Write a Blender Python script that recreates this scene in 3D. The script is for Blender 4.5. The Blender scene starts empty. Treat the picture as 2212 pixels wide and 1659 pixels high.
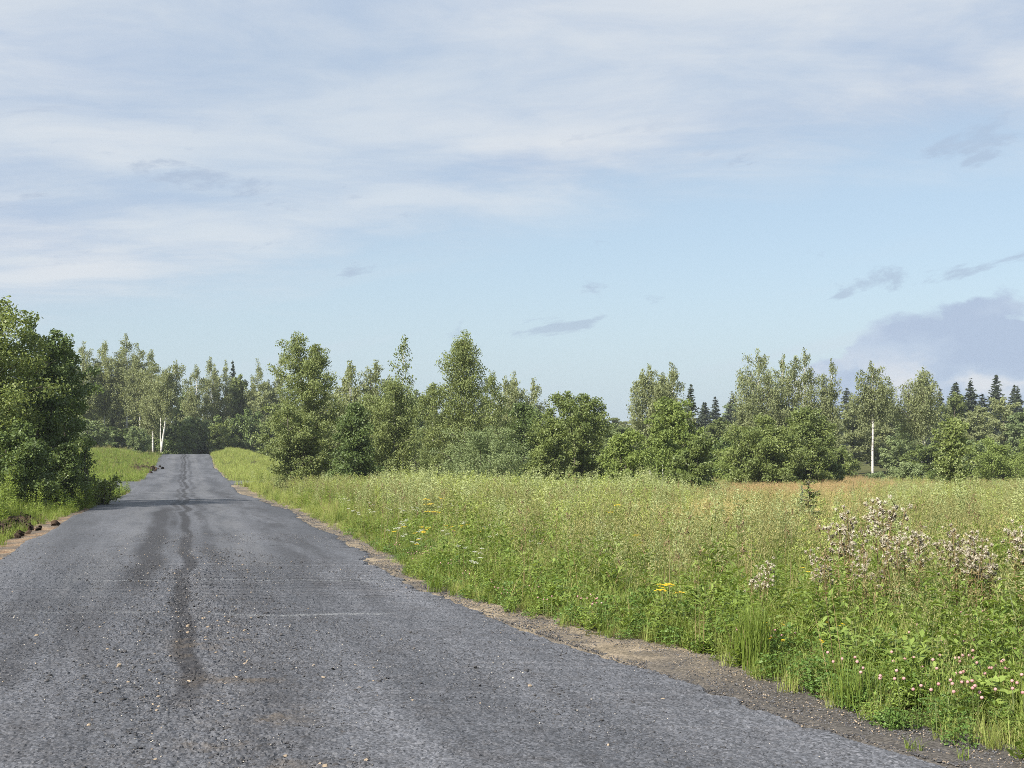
import bpy, math, random
import numpy as np
from mathutils import Vector, Matrix

# ------------------------------------------------------------------ camera, sky, sun, exposure
scene = bpy.context.scene
COL = scene.collection
EYE, F, HOR, CU = 1.65, 2670.0, 967.0, 1106.0      # eye height, focal length and horizon in units of a 2212-wide picture
cam_d = bpy.data.cameras.new('camera')
cam = bpy.data.objects.new('camera', cam_d); COL.objects.link(cam)
cam.location = (0, 0, EYE); cam.rotation_euler = (math.pi/2, 0, 0)
cam_d.sensor_width = 36.0; cam_d.lens = 36.0*F/2212.0
cam_d.shift_y = (HOR-829.5)/2212.0
cam_d.clip_start = 0.1; cam_d.clip_end = 5000
scene.camera = cam

SUN_EL, SUN_AZ = math.radians(37), math.radians(-140)   # azimuth from +Y towards +X: the sun stands left, a little behind
sun_dir = Vector((math.cos(SUN_EL)*math.sin(SUN_AZ), math.cos(SUN_EL)*math.cos(SUN_AZ), math.sin(SUN_EL)))
sd = bpy.data.lights.new('sun', 'SUN'); sd.energy = 4.6; sd.angle = math.radians(1.5); sd.color = (1.0, 0.93, 0.82)
sun = bpy.data.objects.new('sun', sd); COL.objects.link(sun)
sun.rotation_euler = sun_dir.to_track_quat('Z', 'Y').to_euler(); sun.location = (-60, -40, 60)

vs = scene.view_settings
vs.view_transform = 'Standard'; vs.look = 'None'; vs.exposure = 1.08; vs.gamma = 1.0; vs.use_curve_mapping = False
scene.render.engine = 'CYCLES'
scene.cycles.use_denoising = False
try:
    scene.cycles.denoiser = 'OPENIMAGEDENOISE'; scene.cycles.denoising_input_passes = 'RGB_ALBEDO_NORMAL'
except Exception: pass
scene.cycles.filter_width = 0.85
scene.cycles.max_bounces = 4; scene.cycles.diffuse_bounces = 3; scene.cycles.transmission_bounces = 3; scene.cycles.glossy_bounces = 1
scene.cycles.caustics_reflective = False; scene.cycles.caustics_refractive = False


class G:
    """Small helper for writing node graphs."""
    def __init__(s, tree): s.t = tree; s.n = tree.nodes; s.l = tree.links
    def node(s, typ, **kw):
        n = s.n.new(typ)
        for k, v in kw.items(): setattr(n, k, v)
        return n
    def put(s, sock, v):
        if v is None: return
        if hasattr(v, 'is_output'): s.l.new(v, sock)
        else:
            if isinstance(v, (tuple, list)) and len(v) == 3 and sock.type == 'RGBA': v = (*v, 1)
            sock.default_value = v
    def m(s, op, a, b=None, c=None, clamp=False):
        n = s.node('ShaderNodeMath', operation=op, use_clamp=clamp)
        for i, v in enumerate((a, b, c)): s.put(n.inputs[i], v)
        return n.outputs[0]
    def vm(s, op, a, b=None):
        n = s.node('ShaderNodeVectorMath', operation=op)
        s.put(n.inputs[0], a); s.put(n.inputs[1], b)
        return n.outputs[0]
    def sep(s, v):
        n = s.node('ShaderNodeSeparateXYZ'); s.put(n.inputs[0], v); return n.outputs
    def comb(s, x=0, y=0, z=0):
        n = s.node('ShaderNodeCombineXYZ')
        for i, v in enumerate((x, y, z)): s.put(n.inputs[i], v)
        return n.outputs[0]
    def noise(s, vec, scale=1, detail=4, rough=.5, dist=0, col=False):
        n = s.node('ShaderNodeTexNoise'); s.put(n.inputs['Vector'], vec)
        s.put(n.inputs['Scale'], scale); s.put(n.inputs['Detail'], detail); s.put(n.inputs['Roughness'], rough); s.put(n.inputs['Distortion'], dist)
        return n.outputs[1 if col else 0]
    def voro(s, vec, scale, feature='F1', out=0):
        n = s.node('ShaderNodeTexVoronoi', feature=feature); s.put(n.inputs['Vector'], vec); s.put(n.inputs['Scale'], scale)
        return n.outputs[out]
    def step(s, v, a, b):
        n = s.node('ShaderNodeMapRange', interpolation_type='SMOOTHSTEP')
        s.put(n.inputs[0], v); s.put(n.inputs[1], a); s.put(n.inputs[2], b)
        return n.outputs[0]
    def mix(s, f, a, b, mode='MIX'):
        n = s.node('ShaderNodeMix', data_type='RGBA', blend_type=mode)
        s.put(n.inputs[0], f); s.put(n.inputs[6], a); s.put(n.inputs[7], b)
        return n.outputs[2]
    def attr(s, name, out=2):
        n = s.node('ShaderNodeAttribute', attribute_name=name); return n.outputs[out]


# world: clear Nishita sky with a high streaky cloud sheet, low cumulus banks and small scud
world = bpy.data.worlds.new('World'); scene.world = world; world.use_nodes = True
g = G(world.node_tree); g.n.clear()
sky = g.node('ShaderNodeTexSky', sky_type='NISHITA', sun_disc=False)
sky.sun_elevation = SUN_EL; sky.sun_rotation = SUN_AZ % (2*math.pi); sky.air_density = 1.0; sky.dust_density = 1.2; sky.ozone_density = 1.0; sky.altitude = 150
SKYS = 0.085
clear = g.vm('SCALE', sky.outputs[0]); g.n[-1].inputs[3].default_value = SKYS
D = g.node('ShaderNodeTexCoord').outputs['Generated']
dx, dy, dz = g.sep(D)[:3]
hyp = g.m('SQRT', g.m('ADD', g.m('MULTIPLY', dx, dx), g.m('MULTIPLY', dy, dy)))
el = g.m('DIVIDE', dz, hyp)
az = g.m('ARCTAN2', dx, dy)
den = g.m('ADD', g.m('MAXIMUM', dz, 0.0), 0.10)
plane = g.comb(g.m('DIVIDE', dx, den), g.m('DIVIDE', dy, den), 0)
warp = g.noise(plane, 0.9, 3, .5, 0, True)
pl2 = g.vm('ADD', plane, g.vm('MULTIPLY', g.vm('SUBTRACT', warp, (.5, .5, .5)), (.9, .5, 0)))
streak = g.noise(g.vm('MULTIPLY', pl2, (.72, 1.15, 1)), 1.2, 10, .62)
soft = g.noise(g.vm('ADD', pl2, (7.3, 1.1, 0)), .8, 4, .5)
edge = g.m('ADD', 0.166, g.m('MULTIPLY', .080, g.m('SINE', g.m('ADD', g.m('MULTIPLY', az, 3.0), 0.45))))
edge = g.m('ADD', edge, g.m('MULTIPLY', g.m('SUBTRACT', streak, .5), -.13))
veil = g.step(g.m('SUBTRACT', el, edge), -.055, .03)
veil = g.m('MULTIPLY', veil, g.m('ADD', .66, g.m('MULTIPLY', .34, g.step(soft, .32, .66))))
vcol = g.mix(g.step(streak, .33, .63), (.266, .326, .420), (.416, .440, .468))
# the horizon air
haze = g.step(el, .17, -.01)
c1 = g.mix(g.m('ADD', .52, g.m('MULTIPLY', haze, .38)), clear, (.312, .384, .440))
c2 = g.mix(veil, c1, vcol)
# thin bank of streaks low down
low = g.noise(g.comb(g.m('MULTIPLY', az, 2.6), g.m('ADD', g.m('MULTIPLY', el, 26), g.m('MULTIPLY', az, -5.2)), 3), 1.1, 6, .55)
lowm = g.m('MULTIPLY', g.step(low, .52, .74), g.m('MULTIPLY', g.step(el, .0, .03), g.step(el, .18, .11)))
c3 = g.mix(g.m('MULTIPLY', lowm, .5), c2, (.36, .41, .46))
# small grey scud
sc = g.noise(g.vm('ADD', g.comb(g.m('MULTIPLY', az, 7.5), g.m('ADD', g.m('MULTIPLY', el, 21), g.m('MULTIPLY', az, -3.0)), 0), (2.35, .4, 1)), 1.6, 7, .6, .3)
scm = g.m('MULTIPLY', g.step(sc, .605, .70), g.m('MULTIPLY', g.step(el, .06, .10), g.step(el, .30, .2)))
c4 = g.mix(g.m('MULTIPLY', scm, .55), c3, (.225, .275, .36))
# cumulus banks low over the horizon
top = g.m('MULTIPLY', .116, g.m('POWER', g.m('MAXIMUM', g.m('SINE', g.m('ADD', g.m('MULTIPLY', az, 4.0), .12)), 0.0), 4.5))
puffc = g.comb(g.m('MULTIPLY', az, 10), g.m('MULTIPLY', el, 17), 5)
puff = g.noise(puffc, 1.3, 7, .55, .2)
top = g.m('ADD', top, g.m('MULTIPLY', g.m('SUBTRACT', puff, .5), .105))
cum = g.m('MULTIPLY', g.step(g.m('SUBTRACT', top, el), -.002, .009), g.step(el, .0, .02))
cin = g.noise(g.vm('ADD', puffc, (3.1, .35, 0)), 1.1, 6, .55)
ccol = g.mix(g.step(cin, .40, .60), (.252, .308, .405), (.300, .358, .442))
ccol = g.mix(g.m('MULTIPLY', g.step(cin, .50, .62), g.step(el, .085, .045)), ccol, (.43, .445, .47))
c5 = g.mix(g.m('MULTIPLY', cum, .93), c4, ccol)
ground_half = g.step(el, -.02, -.06)
c6 = g.mix(ground_half, c5, (.10, .12, .08))
bg = g.node('ShaderNodeBackground'); g.put(bg.inputs[0], c6); bg.inputs[1].default_value = 0.84
out = g.node('ShaderNodeOutputWorld'); g.l.new(bg.outputs[0], out.inputs[0])

# ------------------------------------------------------------------ mesh helpers
rng = np.random.default_rng(7)
HAZE = .00034

def tag(o, label=None, cat=None, group=None, kind=None):
    if label: o['label'] = label
    if cat: o['category'] = cat
    if group: o['group'] = group
    if kind: o['kind'] = kind
    return o

def raw_mesh(name, pieces, mats, smooth=False):
    """pieces: list of (verts (n,3), faces (m,k), material index, tint per face or None)."""
    V = np.concatenate([p[0] for p in pieces]).astype(np.float32)
    loops, starts, totals, mi, tint = [], [], [], [], []
    off = ls = 0
    for p in pieces:
        v, f, k = p[0], np.asarray(p[1]), p[2]
        n, w = f.shape
        loops.append((f+off).ravel()); starts.append(ls+np.arange(n)*w); totals.append(np.full(n, w))
        mi.append(np.full(n, k)); t = p[3] if len(p) > 3 and p[3] is not None else np.full(n, .5)
        tint.append(t); off += len(v); ls += n*w
    loops = np.concatenate(loops).astype(np.int32)
    me = bpy.data.meshes.new(name)
    me.vertices.add(len(V)); me.vertices.foreach_set('co', V.ravel())
    me.loops.add(len(loops)); me.loops.foreach_set('vertex_index', loops)
    st = np.concatenate(starts).astype(np.int32)
    me.polygons.add(len(st)); me.polygons.foreach_set('loop_start', st)
    try: me.polygons.foreach_set('loop_total', np.concatenate(totals).astype(np.int32))
    except Exception: pass
    me.polygons.foreach_set('material_index', np.concatenate(mi).astype(np.int32))
    if smooth: me.polygons.foreach_set('use_smooth', np.ones(len(st), bool))
    a = me.attributes.new('tint', 'FLOAT', 'FACE'); a.data.foreach_set('value', np.concatenate(tint).astype(np.float32))
    for m in mats: me.materials.append(m)
    me.update(calc_edges=True); me.validate()
    return me

def link(name, me, parent=None, loc=None):
    o = bpy.data.objects.new(name, me); COL.objects.link(o)
    if parent: o.parent = parent
    if loc is not None: o.location = loc
    return o

def empty(name, loc, rz=0, scale=(1, 1, 1)):
    o = bpy.data.objects.new(name, None); COL.objects.link(o)
    o.empty_display_size = .2
    o.location = loc; o.rotation_euler = (0, 0, rz); o.scale = scale
    return o

def unit(v): return v/np.maximum(np.linalg.norm(v, axis=-1, keepdims=True), 1e-9)

def tube(P, R, k=6):
    P = np.asarray(P, float); R = np.asarray(R, float); n = len(P)
    T = unit(np.gradient(P, axis=0))
    ref = np.where(np.abs(T[:, 2:3]) < .9, [[0, 0, 1.]], [[1., 0, 0]])
    A = unit(np.cross(T, ref)); B = np.cross(T, A)
    a = np.arange(k)*2*math.pi/k
    V = P[:, None]+R[:, None, None]*(np.cos(a)[None, :, None]*A[:, None]+np.sin(a)[None, :, None]*B[:, None])
    i = np.arange(n-1)[:, None]*k; j = np.arange(k)[None]; j2 = (j+1) % k
    Fq = np.stack([i+j, i+j2, i+k+j2, i+k+j], -1).reshape(-1, 4)
    return V.reshape(-1, 3), Fq

def tubes(list_, k=5):
    Vs, Fs, off = [], [], 0
    for P, R in list_:
        v, f = tube(P, R, k); Vs.append(v); Fs.append(f+off); off += len(v)
    return np.concatenate(Vs), np.concatenate(Fs)

def leaf_quads(C, L, r, up=.5, aspect=.55, axis=None, tri=False):
    """rhombic leaves, one quad each, at centres C with length L"""
    n = len(C)
    N = r.normal(size=(n, 3)); N[:, 2] += up*np.sign(r.random(n)-.12)*1.2; N = unit(N)
    A = r.normal(size=(n, 3)) if axis is None else axis+r.normal(size=(n, 3))*.35
    A = unit(A-N*np.sum(A*N, 1, keepdims=True)); B = np.cross(N, A)
    L = np.broadcast_to(np.asarray(L, float), (n,))[:, None]
    W = L*aspect
    if tri:
        V = np.stack([C-A*L*.45+B*W*.55, C+A*L*.55, C-A*L*.45-B*W*.55], 1).reshape(-1, 3)
        return V, np.arange(3*n).reshape(n, 3)
    V = np.stack([C-A*L*.5, C+B*W*.5-A*L*.08, C+A*L*.5+N*L*.06, C-B*W*.5-A*L*.08], 1).reshape(-1, 3)
    return V, np.arange(4*n).reshape(n, 4)

def blades(base, az, h, lean, w, levels=4, tipw=.12):
    """curved grass blades as strips; all arguments are arrays of n"""
    n = len(h); s = np.linspace(0, 1, levels)
    hd = np.stack([np.cos(az), np.sin(az), np.zeros(n)], 1); sd_ = np.stack([-np.sin(az), np.cos(az), np.zeros(n)], 1)
    P = base[:, None]+hd[:, None]*(lean*h)[:, None, None]*(s**1.8)[None, :, None]
    P[..., 2] += h[:, None]*(s-(.35*np.minimum(lean, 1.3))[:, None]*s**2.5)
    ww = w[:, None]*(np.maximum(1-s**1.6, tipw))[None]*np.minimum(1, .55+s*1.6)[None]
    Lf = P-sd_[:, None]*ww[..., None]*.5; Rt = P+sd_[:, None]*ww[..., None]*.5
    V = np.stack([Lf, Rt], 2).reshape(-1, 3)
    i = (np.arange(n)[:, None]*levels+np.arange(levels-1)[None])*2
    Fq = np.stack([i, i+1, i+3, i+2], -1).reshape(-1, 4)
    return V, Fq, np.repeat(np.arange(n), levels-1)

# ------------------------------------------------------------------ materials
def new_mat(name):
    m = bpy.data.materials.new(name); m.use_nodes = True; gg = G(m.node_tree); gg.n.clear()
    o = gg.node('ShaderNodeOutputMaterial'); return m, gg, o

def leaf_mat(name, dark, light, trans=.30, patch=None, rough=.55, spec=.25, rnd=.5):
    """foliage: leaf to leaf and plant to plant colour differences; some light passes through"""
    m, gg, o = new_mat(name)
    t = gg.attr('tint')
    inf = gg.node('ShaderNodeObjectInfo').outputs['Random']
    f = gg.m('ADD', gg.m('MULTIPLY', t, 1-rnd*.6), gg.m('MULTIPLY', inf, rnd*.6), clamp=True)
    col = gg.mix(f, dark, light)
    if patch:
        pos = gg.node('ShaderNodeNewGeometry').outputs['Position']
        nz = gg.noise(gg.vm('MULTIPLY', pos, (1, 1, 0)), patch[0], 3, .55)
        col = gg.mix(gg.m('MULTIPLY', gg.step(nz, .46, .66), patch[2]), col, patch[1])
    p = gg.node('ShaderNodeBsdfPrincipled'); gg.put(p.inputs['Base Color'], col)
    p.inputs['Roughness'].default_value = rough; p.inputs['Specular IOR Level'].default_value = spec
    tr = gg.node('ShaderNodeBsdfTranslucent'); gg.put(tr.inputs[0], gg.mix(.6, col, (1.15, 1.05, .35), 'MULTIPLY'))
    ms = gg.node('ShaderNodeMixShader'); ms.inputs[0].default_value = trans
    gg.l.new(p.outputs[0], ms.inputs[1]); gg.l.new(tr.outputs[0], ms.inputs[2]); gg.l.new(ms.outputs[0], o.inputs[0])
    return m

def simple_mat(name, a, b, scale=8, rough=.8, bump=0, spec=.2, rnd=0):
    m, gg, o = new_mat(name)
    pos = gg.node('ShaderNodeTexCoord').outputs['Object']
    nz = gg.noise(pos, scale, 5, .6)
    f = gg.step(nz, .3, .7)
    if rnd:
        inf = gg.node('ShaderNodeObjectInfo').outputs['Random']
        f = gg.m('ADD', gg.m('MULTIPLY', f, 1-rnd), gg.m('MULTIPLY', inf, rnd))
    p = gg.node('ShaderNodeBsdfPrincipled'); gg.put(p.inputs['Base Color'], gg.mix(f, a, b))
    p.inputs['Roughness'].default_value = rough; p.inputs['Specular IOR Level'].default_value = spec
    if bump:
        bn = gg.node('ShaderNodeBump'); bn.inputs['Strength'].default_value = bump; bn.inputs['Distance'].default_value = .02
        gg.l.new(nz, bn.inputs['Height']); gg.l.new(bn.outputs[0], p.inputs['Normal'])
    gg.l.new(p.outputs[0], o.inputs[0])
    return m

def birch_bark():
    m, gg, o = new_mat('birch_bark')
    pos = gg.node('ShaderNodeTexCoord').outputs['Object']
    x, y, z = gg.sep(pos)[:3]
    band = gg.noise(gg.comb(gg.m('MULTIPLY', x, 3), gg.m('MULTIPLY', y, 3), gg.m('MULTIPLY', z, 9)), 1, 5, .65)
    big = gg.noise(gg.comb(x, y, gg.m('MULTIPLY', z, .9)), 1.1, 3, .5)
    mk = gg.m('MAXIMUM', gg.step(band, .57, .64), gg.m('MULTIPLY', gg.step(big, .52, .68), .8))
    low_ = gg.m('MULTIPLY', gg.step(z, 1.6, .2), gg.step(band, .40, .55))
    col = gg.mix(gg.m('MAXIMUM', mk, low_), (.52, .51, .48), (.085, .075, .065))
    p = gg.node('ShaderNodeBsdfPrincipled'); gg.put(p.inputs['Base Color'], col); p.inputs['Roughness'].default_value = .75
    gg.l.new(p.outputs[0], o.inputs[0]); return m

M = {}
M['birch_bark'] = birch_bark()
M['bark'] = simple_mat('grey_brown_bark', (.045, .038, .030), (.13, .115, .095), 14, .9, .4)
M['twig'] = simple_mat('birch_twig', (.05, .04, .035), (.17, .15, .13), 6, .85)
# foliage kinds
M['birch_leaf'] = leaf_mat('birch_leaf', (0.119, 0.157, 0.057), (0.276, 0.328, 0.129), .40)
M['birch_far'] = leaf_mat('pale_birch_leaf', (0.169, 0.198, 0.097), (0.332, 0.373, 0.186), .42)
M['alder_leaf'] = leaf_mat('alder_leaf', (0.097, 0.139, 0.046), (0.270, 0.328, 0.106), .40, rough=.45, spec=.35)
M['alder_dark'] = leaf_mat('dark_alder_leaf', (0.073, 0.115, 0.041), (0.195, 0.262, 0.085), .36, rough=.45, spec=.35)
M['willow_leaf'] = leaf_mat('willow_leaf', (0.134, 0.187, 0.084), (0.282, 0.344, 0.161), .36)
M['lime_leaf'] = leaf_mat('light_shrub_leaf', (0.115, 0.167, 0.044), (0.288, 0.361, 0.106), .40)
M['spruce_needle'] = leaf_mat('spruce_needle', (.028, .042, .026), (.075, .094, .052), .06, rough=.7)
M['young_spruce'] = leaf_mat('young_spruce_needle', (0.112, 0.150, 0.051), (0.262, 0.307, 0.105), .15, rough=.7)
M['blue_needle'] = leaf_mat('blue_green_needle', (0.070, 0.119, 0.091), (0.154, 0.210, 0.168), .08, rough=.7)
PATCH = (.16, (.300, .340, .105), .38)
M['grass'] = leaf_mat('meadow_grass_blade', (0.196, 0.252, 0.062), (0.409, 0.474, 0.141), .40, PATCH, rnd=.95)
M['grass_lush'] = leaf_mat('verge_grass_blade', (0.114, 0.174, 0.029), (0.266, 0.343, 0.074), .40, rnd=.95)
M['straw'] = leaf_mat('dry_grass_straw', (.20, .165, .075), (.36, .30, .15), .25)
M['seed'] = leaf_mat('grass_seed_head', (.19, .20, .075), (.32, .31, .13), .35)
M['gold'] = leaf_mat('golden_grass_blade', (.34, .295, .12), (.54, .48, .22), .3)
M['rust'] = leaf_mat('rusty_seed_grass', (.35, .235, .115), (.50, .38, .20), .3)
M['forb'] = leaf_mat('meadow_forb_leaf', (0.113, 0.185, 0.035), (0.297, 0.392, 0.099), .38, rough=.45, spec=.3, rnd=.95)
M['forb_dark'] = leaf_mat('clover_leaf', (.065, .135, .030), (.170, .270, .062), .34, rough=.45, spec=.3)
M['mug'] = leaf_mat('mugwort_leaf', (0.238, 0.292, 0.129), (0.458, 0.511, 0.257), .38, PATCH, rnd=.95)
M['stem'] = leaf_mat('green_stem', (.07, .10, .03), (.15, .17, .06), .1)
M['dry_stem'] = leaf_mat('dry_brown_stem', (.10, .075, .04), (.24, .18, .09), .05)
M['yellow'] = leaf_mat('yellow_flower', (.62, .42, .01), (.80, .58, .02), .15)
M['white'] = leaf_mat('white_flower', (.62, .62, .56), (.80, .80, .74), .2)
M['pink'] = leaf_mat('clover_pink_flower', (.42, .19, .20), (.58, .39, .37), .2)
M['fluff'] = leaf_mat('thistle_fluff', (0.327, 0.287, 0.232), (0.638, 0.608, 0.504), .3)
M['bract'] = leaf_mat('thistle_dark_bract', (.035, .025, .02), (.12, .085, .06), .05)
M['soil'] = simple_mat('dark_soil', (.025, .017, .012), (.085, .058, .040), 30, .95, .6, rnd=.3)

# ------------------------------------------------------------------ terrain
K = 0.265                                          # the straight road runs 0.265 m to the left per metre ahead
_yy = np.arange(-60, 1500, .5)
_rz = np.interp(_yy, [-60, 0, 18, 32, 45, 61, 72, 82, 112, 126, 138, 146, 160, 200, 300, 1500],
                [0, 0, 0, -.05, -.25, -.62, -.55, -.40, -.15, .38, .84, .90, .35, -1.5, -2.5, 4])
_k = np.exp(-np.linspace(-2, 2, 17)**2); _k /= _k.sum()
_rz = np.convolve(np.pad(_rz, 8, 'edge'), _k, 'valid')
def zr(y): return np.interp(y, _yy, _rz)
def sst(a, b, v):
    u = np.clip((v-a)/(b-a), 0, 1); return u*u*(3-2*u)
def wr(y): return np.interp(y, [-5, 3, 6.4, 7.5, 10, 13, 16, 20], [5.6, 5.0, 4.15, 3.8, 3.42, 2.95, 2.66, 2.80])
def wl(y): return np.interp(y, [-5, 10, 18], [3.6, 2.9, 2.78])
def grass_off(y): return np.interp(y, [3, 6, 7.9, 9, 10, 11.3, 14, 17, 20, 30, 50, 58, 68, 75, 90], [.2, .22, .42, .55, .72, .36, .16, .26, .32, .24, .15, .6, .7, .1, .10])
def sn(x, y, s, a): return math.e*0+np.sin(x*s+a)*np.sin(y*s*.83+a*1.7)
def zt(x, y):
    x = np.asarray(x, float); y = np.asarray(y, float)
    t = x+K*y; r = zr(y)-.05
    fr = np.interp(y, [0, 15, 30, 60, 100, 150, 250, 400, 900, 2500], [-.02, -.1, -.32, -.95, -1.55, -1.6, -.6, 2, 6, 10])
    fl = np.interp(y, [0, 30, 60, 84, 100, 118, 135, 160, 220, 400, 900, 2500], [.05, .05, -.3, -.35, .45, 1.30, 1.35, .9, 0, 2, 6, 10])
    w1 = sst(4.5, 15, t); w2 = sst(3.2, 7.5, -t)
    z = np.where(t > 0, r*(1-w1)+fr*w1, r*(1-w2)+fl*w2)
    z = z+.62*np.exp(-((y-136)/20)**2)*sst(3.0, 5.5, t)*(1-sst(10, 26, t))
    und = .06*sn(x, y, .35, .3)+.04*sn(x, y, .9, 1.2)
    return z+und*sst(3.8, 7, np.abs(t))

def axis_pts(segs):
    out = []
    for a, b, s in segs: out += list(np.arange(a, b, s))
    return np.array(out+[segs[-1][1]])
ys = axis_pts([(-40, 0, 4), (0, 40, .5), (40, 100, 1), (100, 200, 2), (200, 400, 10), (400, 900, 50)])
ts = axis_pts([(-520, -200, 40), (-200, -60, 10), (-60, -12, 2), (-12, -2, .35), (-2, 2, 1), (2, 14, .35), (14, 60, 1.5), (60, 200, 8), (200, 520, 40)])
Y, T = np.meshgrid(ys, ts, indexing='ij')
X = T-K*np.clip(Y, -40, 260)
Z = zt(X, Y); Z = np.where(np.abs(T) < 2.4, Z-.05, Z)
def grid_faces(a, b):
    i, j = np.meshgrid(np.arange(a-1), np.arange(b-1), indexing='ij'); q = (i*b+j).ravel()
    return np.stack([q, q+1, q+b+1, q+b], 1)

def ground_mat():
    m, gg, o = new_mat('meadow_soil')
    pos = gg.node('ShaderNodeNewGeometry').outputs['Position']
    a = gg.noise(pos, 2.2, 8, .62); b = gg.noise(pos, .12, 3, .5); c = gg.noise(pos, 26, 4, .6)
    col = gg.mix(gg.step(a, .35, .62), (.060, .050, .026), (.085, .105, .030))
    col = gg.mix(gg.m('MULTIPLY', gg.step(b, .42, .62), .45), col, (.16, .15, .055))
    col = gg.mix(gg.m('MULTIPLY', c, .5), col, (.035, .045, .015))
    p = gg.node('ShaderNodeBsdfPrincipled'); gg.put(p.inputs['Base Color'], col); p.inputs['Roughness'].default_value = .95; p.inputs['Specular IOR Level'].default_value = .1
    bn = gg.node('ShaderNodeBump'); bn.inputs['Strength'].default_value = .8; bn.inputs['Distance'].default_value = .06
    gg.l.new(c, bn.inputs['Height']); gg.l.new(bn.outputs[0], p.inputs['Normal']); gg.l.new(p.outputs[0], o.inputs[0])
    return m
ground = link('ground', raw_mesh('ground', [(np.stack([X, Y, Z], -1).reshape(-1, 3), grid_faces(*X.shape), 0)], [ground_mat()], True))
tag(ground, 'gently rolling meadow ground under the grass on both sides of the road', 'ground', kind='structure')

# ------------------------------------------------------------------ road
def asphalt_mat():
    m, gg, o = new_mat('asphalt_millings')
    pos = gg.node('ShaderNodeNewGeometry').outputs['Position']
    x, y, z = gg.sep(pos)[:3]
    t = gg.m('ADD', x, gg.m('MULTIPLY', y, K))
    wob = gg.m('MULTIPLY', gg.m('SUBTRACT', gg.noise(gg.comb(0, y, 0), .12, 3, .6), .5), .9)
    tw = gg.m('ADD', t, wob)
    cell = gg.voro(pos, 70, 'F1', 1); cr = gg.sep(cell)[0]
    cell2 = gg.voro(pos, 21, 'F1', 1); cr2 = gg.sep(cell2)[1]
    cd = gg.voro(pos, 70, 'F1', 0)
    fine = gg.noise(pos, 85, 4, .65)
    mid = gg.noise(pos, 2.4, 6, .62)
    big = gg.noise(gg.comb(gg.m('MULTIPLY', tw, .9), gg.m('MULTIPLY', y, .10), 0), 1, 4, .55)
    base = gg.mix(gg.step(big, .30, .70), (.052, .0555, .065), (.097, .102, .117))
    base = gg.mix(gg.m('MULTIPLY', gg.step(mid, .48, .75), .45), base, (.055, .053, .056))
    stone = gg.m('ADD', .45, gg.m('ADD', gg.m('MULTIPLY', cr, .95), gg.m('MULTIPLY', cr2, .25)))
    base = gg.mix(1.0, base, gg.comb(stone, stone, stone), 'MULTIPLY')
    pits = gg.step(gg.noise(pos, 30, 5, .7), .60, .68)
    base = gg.mix(gg.m('MULTIPLY', pits, .8), base, (.014, .016, .018))
    # wheel tracks and the tarry seams down the middle
    def track(t0, w, y0, y1, s, thr=.42):
        k = gg.m('MULTIPLY', gg.step(gg.m('ABSOLUTE', gg.m('SUBTRACT', tw, t0)), w, w*.35), gg.m('MULTIPLY', gg.step(y, y0, y0*1.12+1), gg.step(y, y1*1.15, y1)))
        br = gg.step(gg.noise(gg.comb(gg.m('MULTIPLY', tw, 3), gg.m('MULTIPLY', y, .35), t0), 1, 5, .65), thr-.1, thr+.18)
        return gg.m('MULTIPLY', k, gg.m('MULTIPLY', br, s))
    dk = gg.m('MAXIMUM', track(.02, .15, 7, 150, .85, .33), gg.m('MAXIMUM', track(-.55, .30, 13, 34, .72, .32), track(.42, .16, 12, 150, .5, .4)))
    dk = gg.m('MAXIMUM', dk, gg.m('MAXIMUM', track(-.25, .13, 24, 150, .65, .36), track(.50, .75, 3, 16, .38, .46)))
    dk = gg.m('MAXIMUM', dk, gg.m('MAXIMUM', track(1.9, .6, 12, 60, .5, .46), track(-1.3, 1.0, 3, 13, .5, .5)))
    base = gg.mix(dk, base, (.020, .019, .021))
    # dusty smoother wheel paths
    ds = gg.m('MAXIMUM', track(.95, .5, 16, 140, .34), track(-1.15, .45, 12, 140, .26))
    base = gg.mix(ds, base, (.155, .158, .168))
    # soil trodden in along the middle
    so = gg.m('MULTIPLY', gg.step(gg.m('ABSOLUTE', gg.m('SUBTRACT', tw, .35)), .7, .1), gg.m('MULTIPLY', gg.step(y, 5, 7), gg.step(y, 14, 11)))
    so = gg.m('MULTIPLY', so, gg.step(gg.noise(pos, 1.3, 6, .65), .53, .66))
    base = gg.mix(gg.m('MULTIPLY', so, .6), base, (.085, .068, .050))
    # pale transverse joints
    for y0, a, t0, t1, s in ((15.35, .02, -1.5, 2.7, .42), (12.15, .035, .35, 2.0, .55), (10.05, .03, -3.1, -2.1, .5), (12.4, .0, -2.6, -.3, .25), (21.5, .01, -2.6, -.5, .12), (46, 0, -2.8, 0, .6), (58, 0, -3, 2, .4), (62, 0, -3, 1, .5)):
        ln = gg.m('ABSOLUTE', gg.m('SUBTRACT', gg.m('SUBTRACT', y, y0), gg.m('ADD', gg.m('MULTIPLY', t, a), gg.m('MULTIPLY', gg.m('SUBTRACT', gg.noise(pos, 2, 3, .6), .5), .16))))
        w = .05+.0025*y0
        k = gg.m('MULTIPLY', gg.step(ln, w, w*.3), gg.m('MULTIPLY', gg.step(t, t0-.2, t0+.3), gg.step(t, t1+.3, t1-.3)))
        k = gg.m('MULTIPLY', k, gg.m('MULTIPLY', s, gg.step(gg.noise(pos, 5, 3, .6), .3, .6)))
        base = gg.mix(k, base, (.22, .23, .24))
    p = gg.node('ShaderNodeBsdfPrincipled'); gg.put(p.inputs['Base Color'], base)
    p.inputs['Roughness'].default_value = .72; p.inputs['Specular IOR Level'].default_value = .35
    hgt = gg.m('ADD', gg.m('MULTIPLY', cr, .45), gg.m('ADD', gg.m('MULTIPLY', fine, .5), gg.m('MULTIPLY', pits, -.6)))
    hgt = gg.m('SUBTRACT', hgt, gg.m('MULTIPLY', cd, 18*.02))
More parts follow.
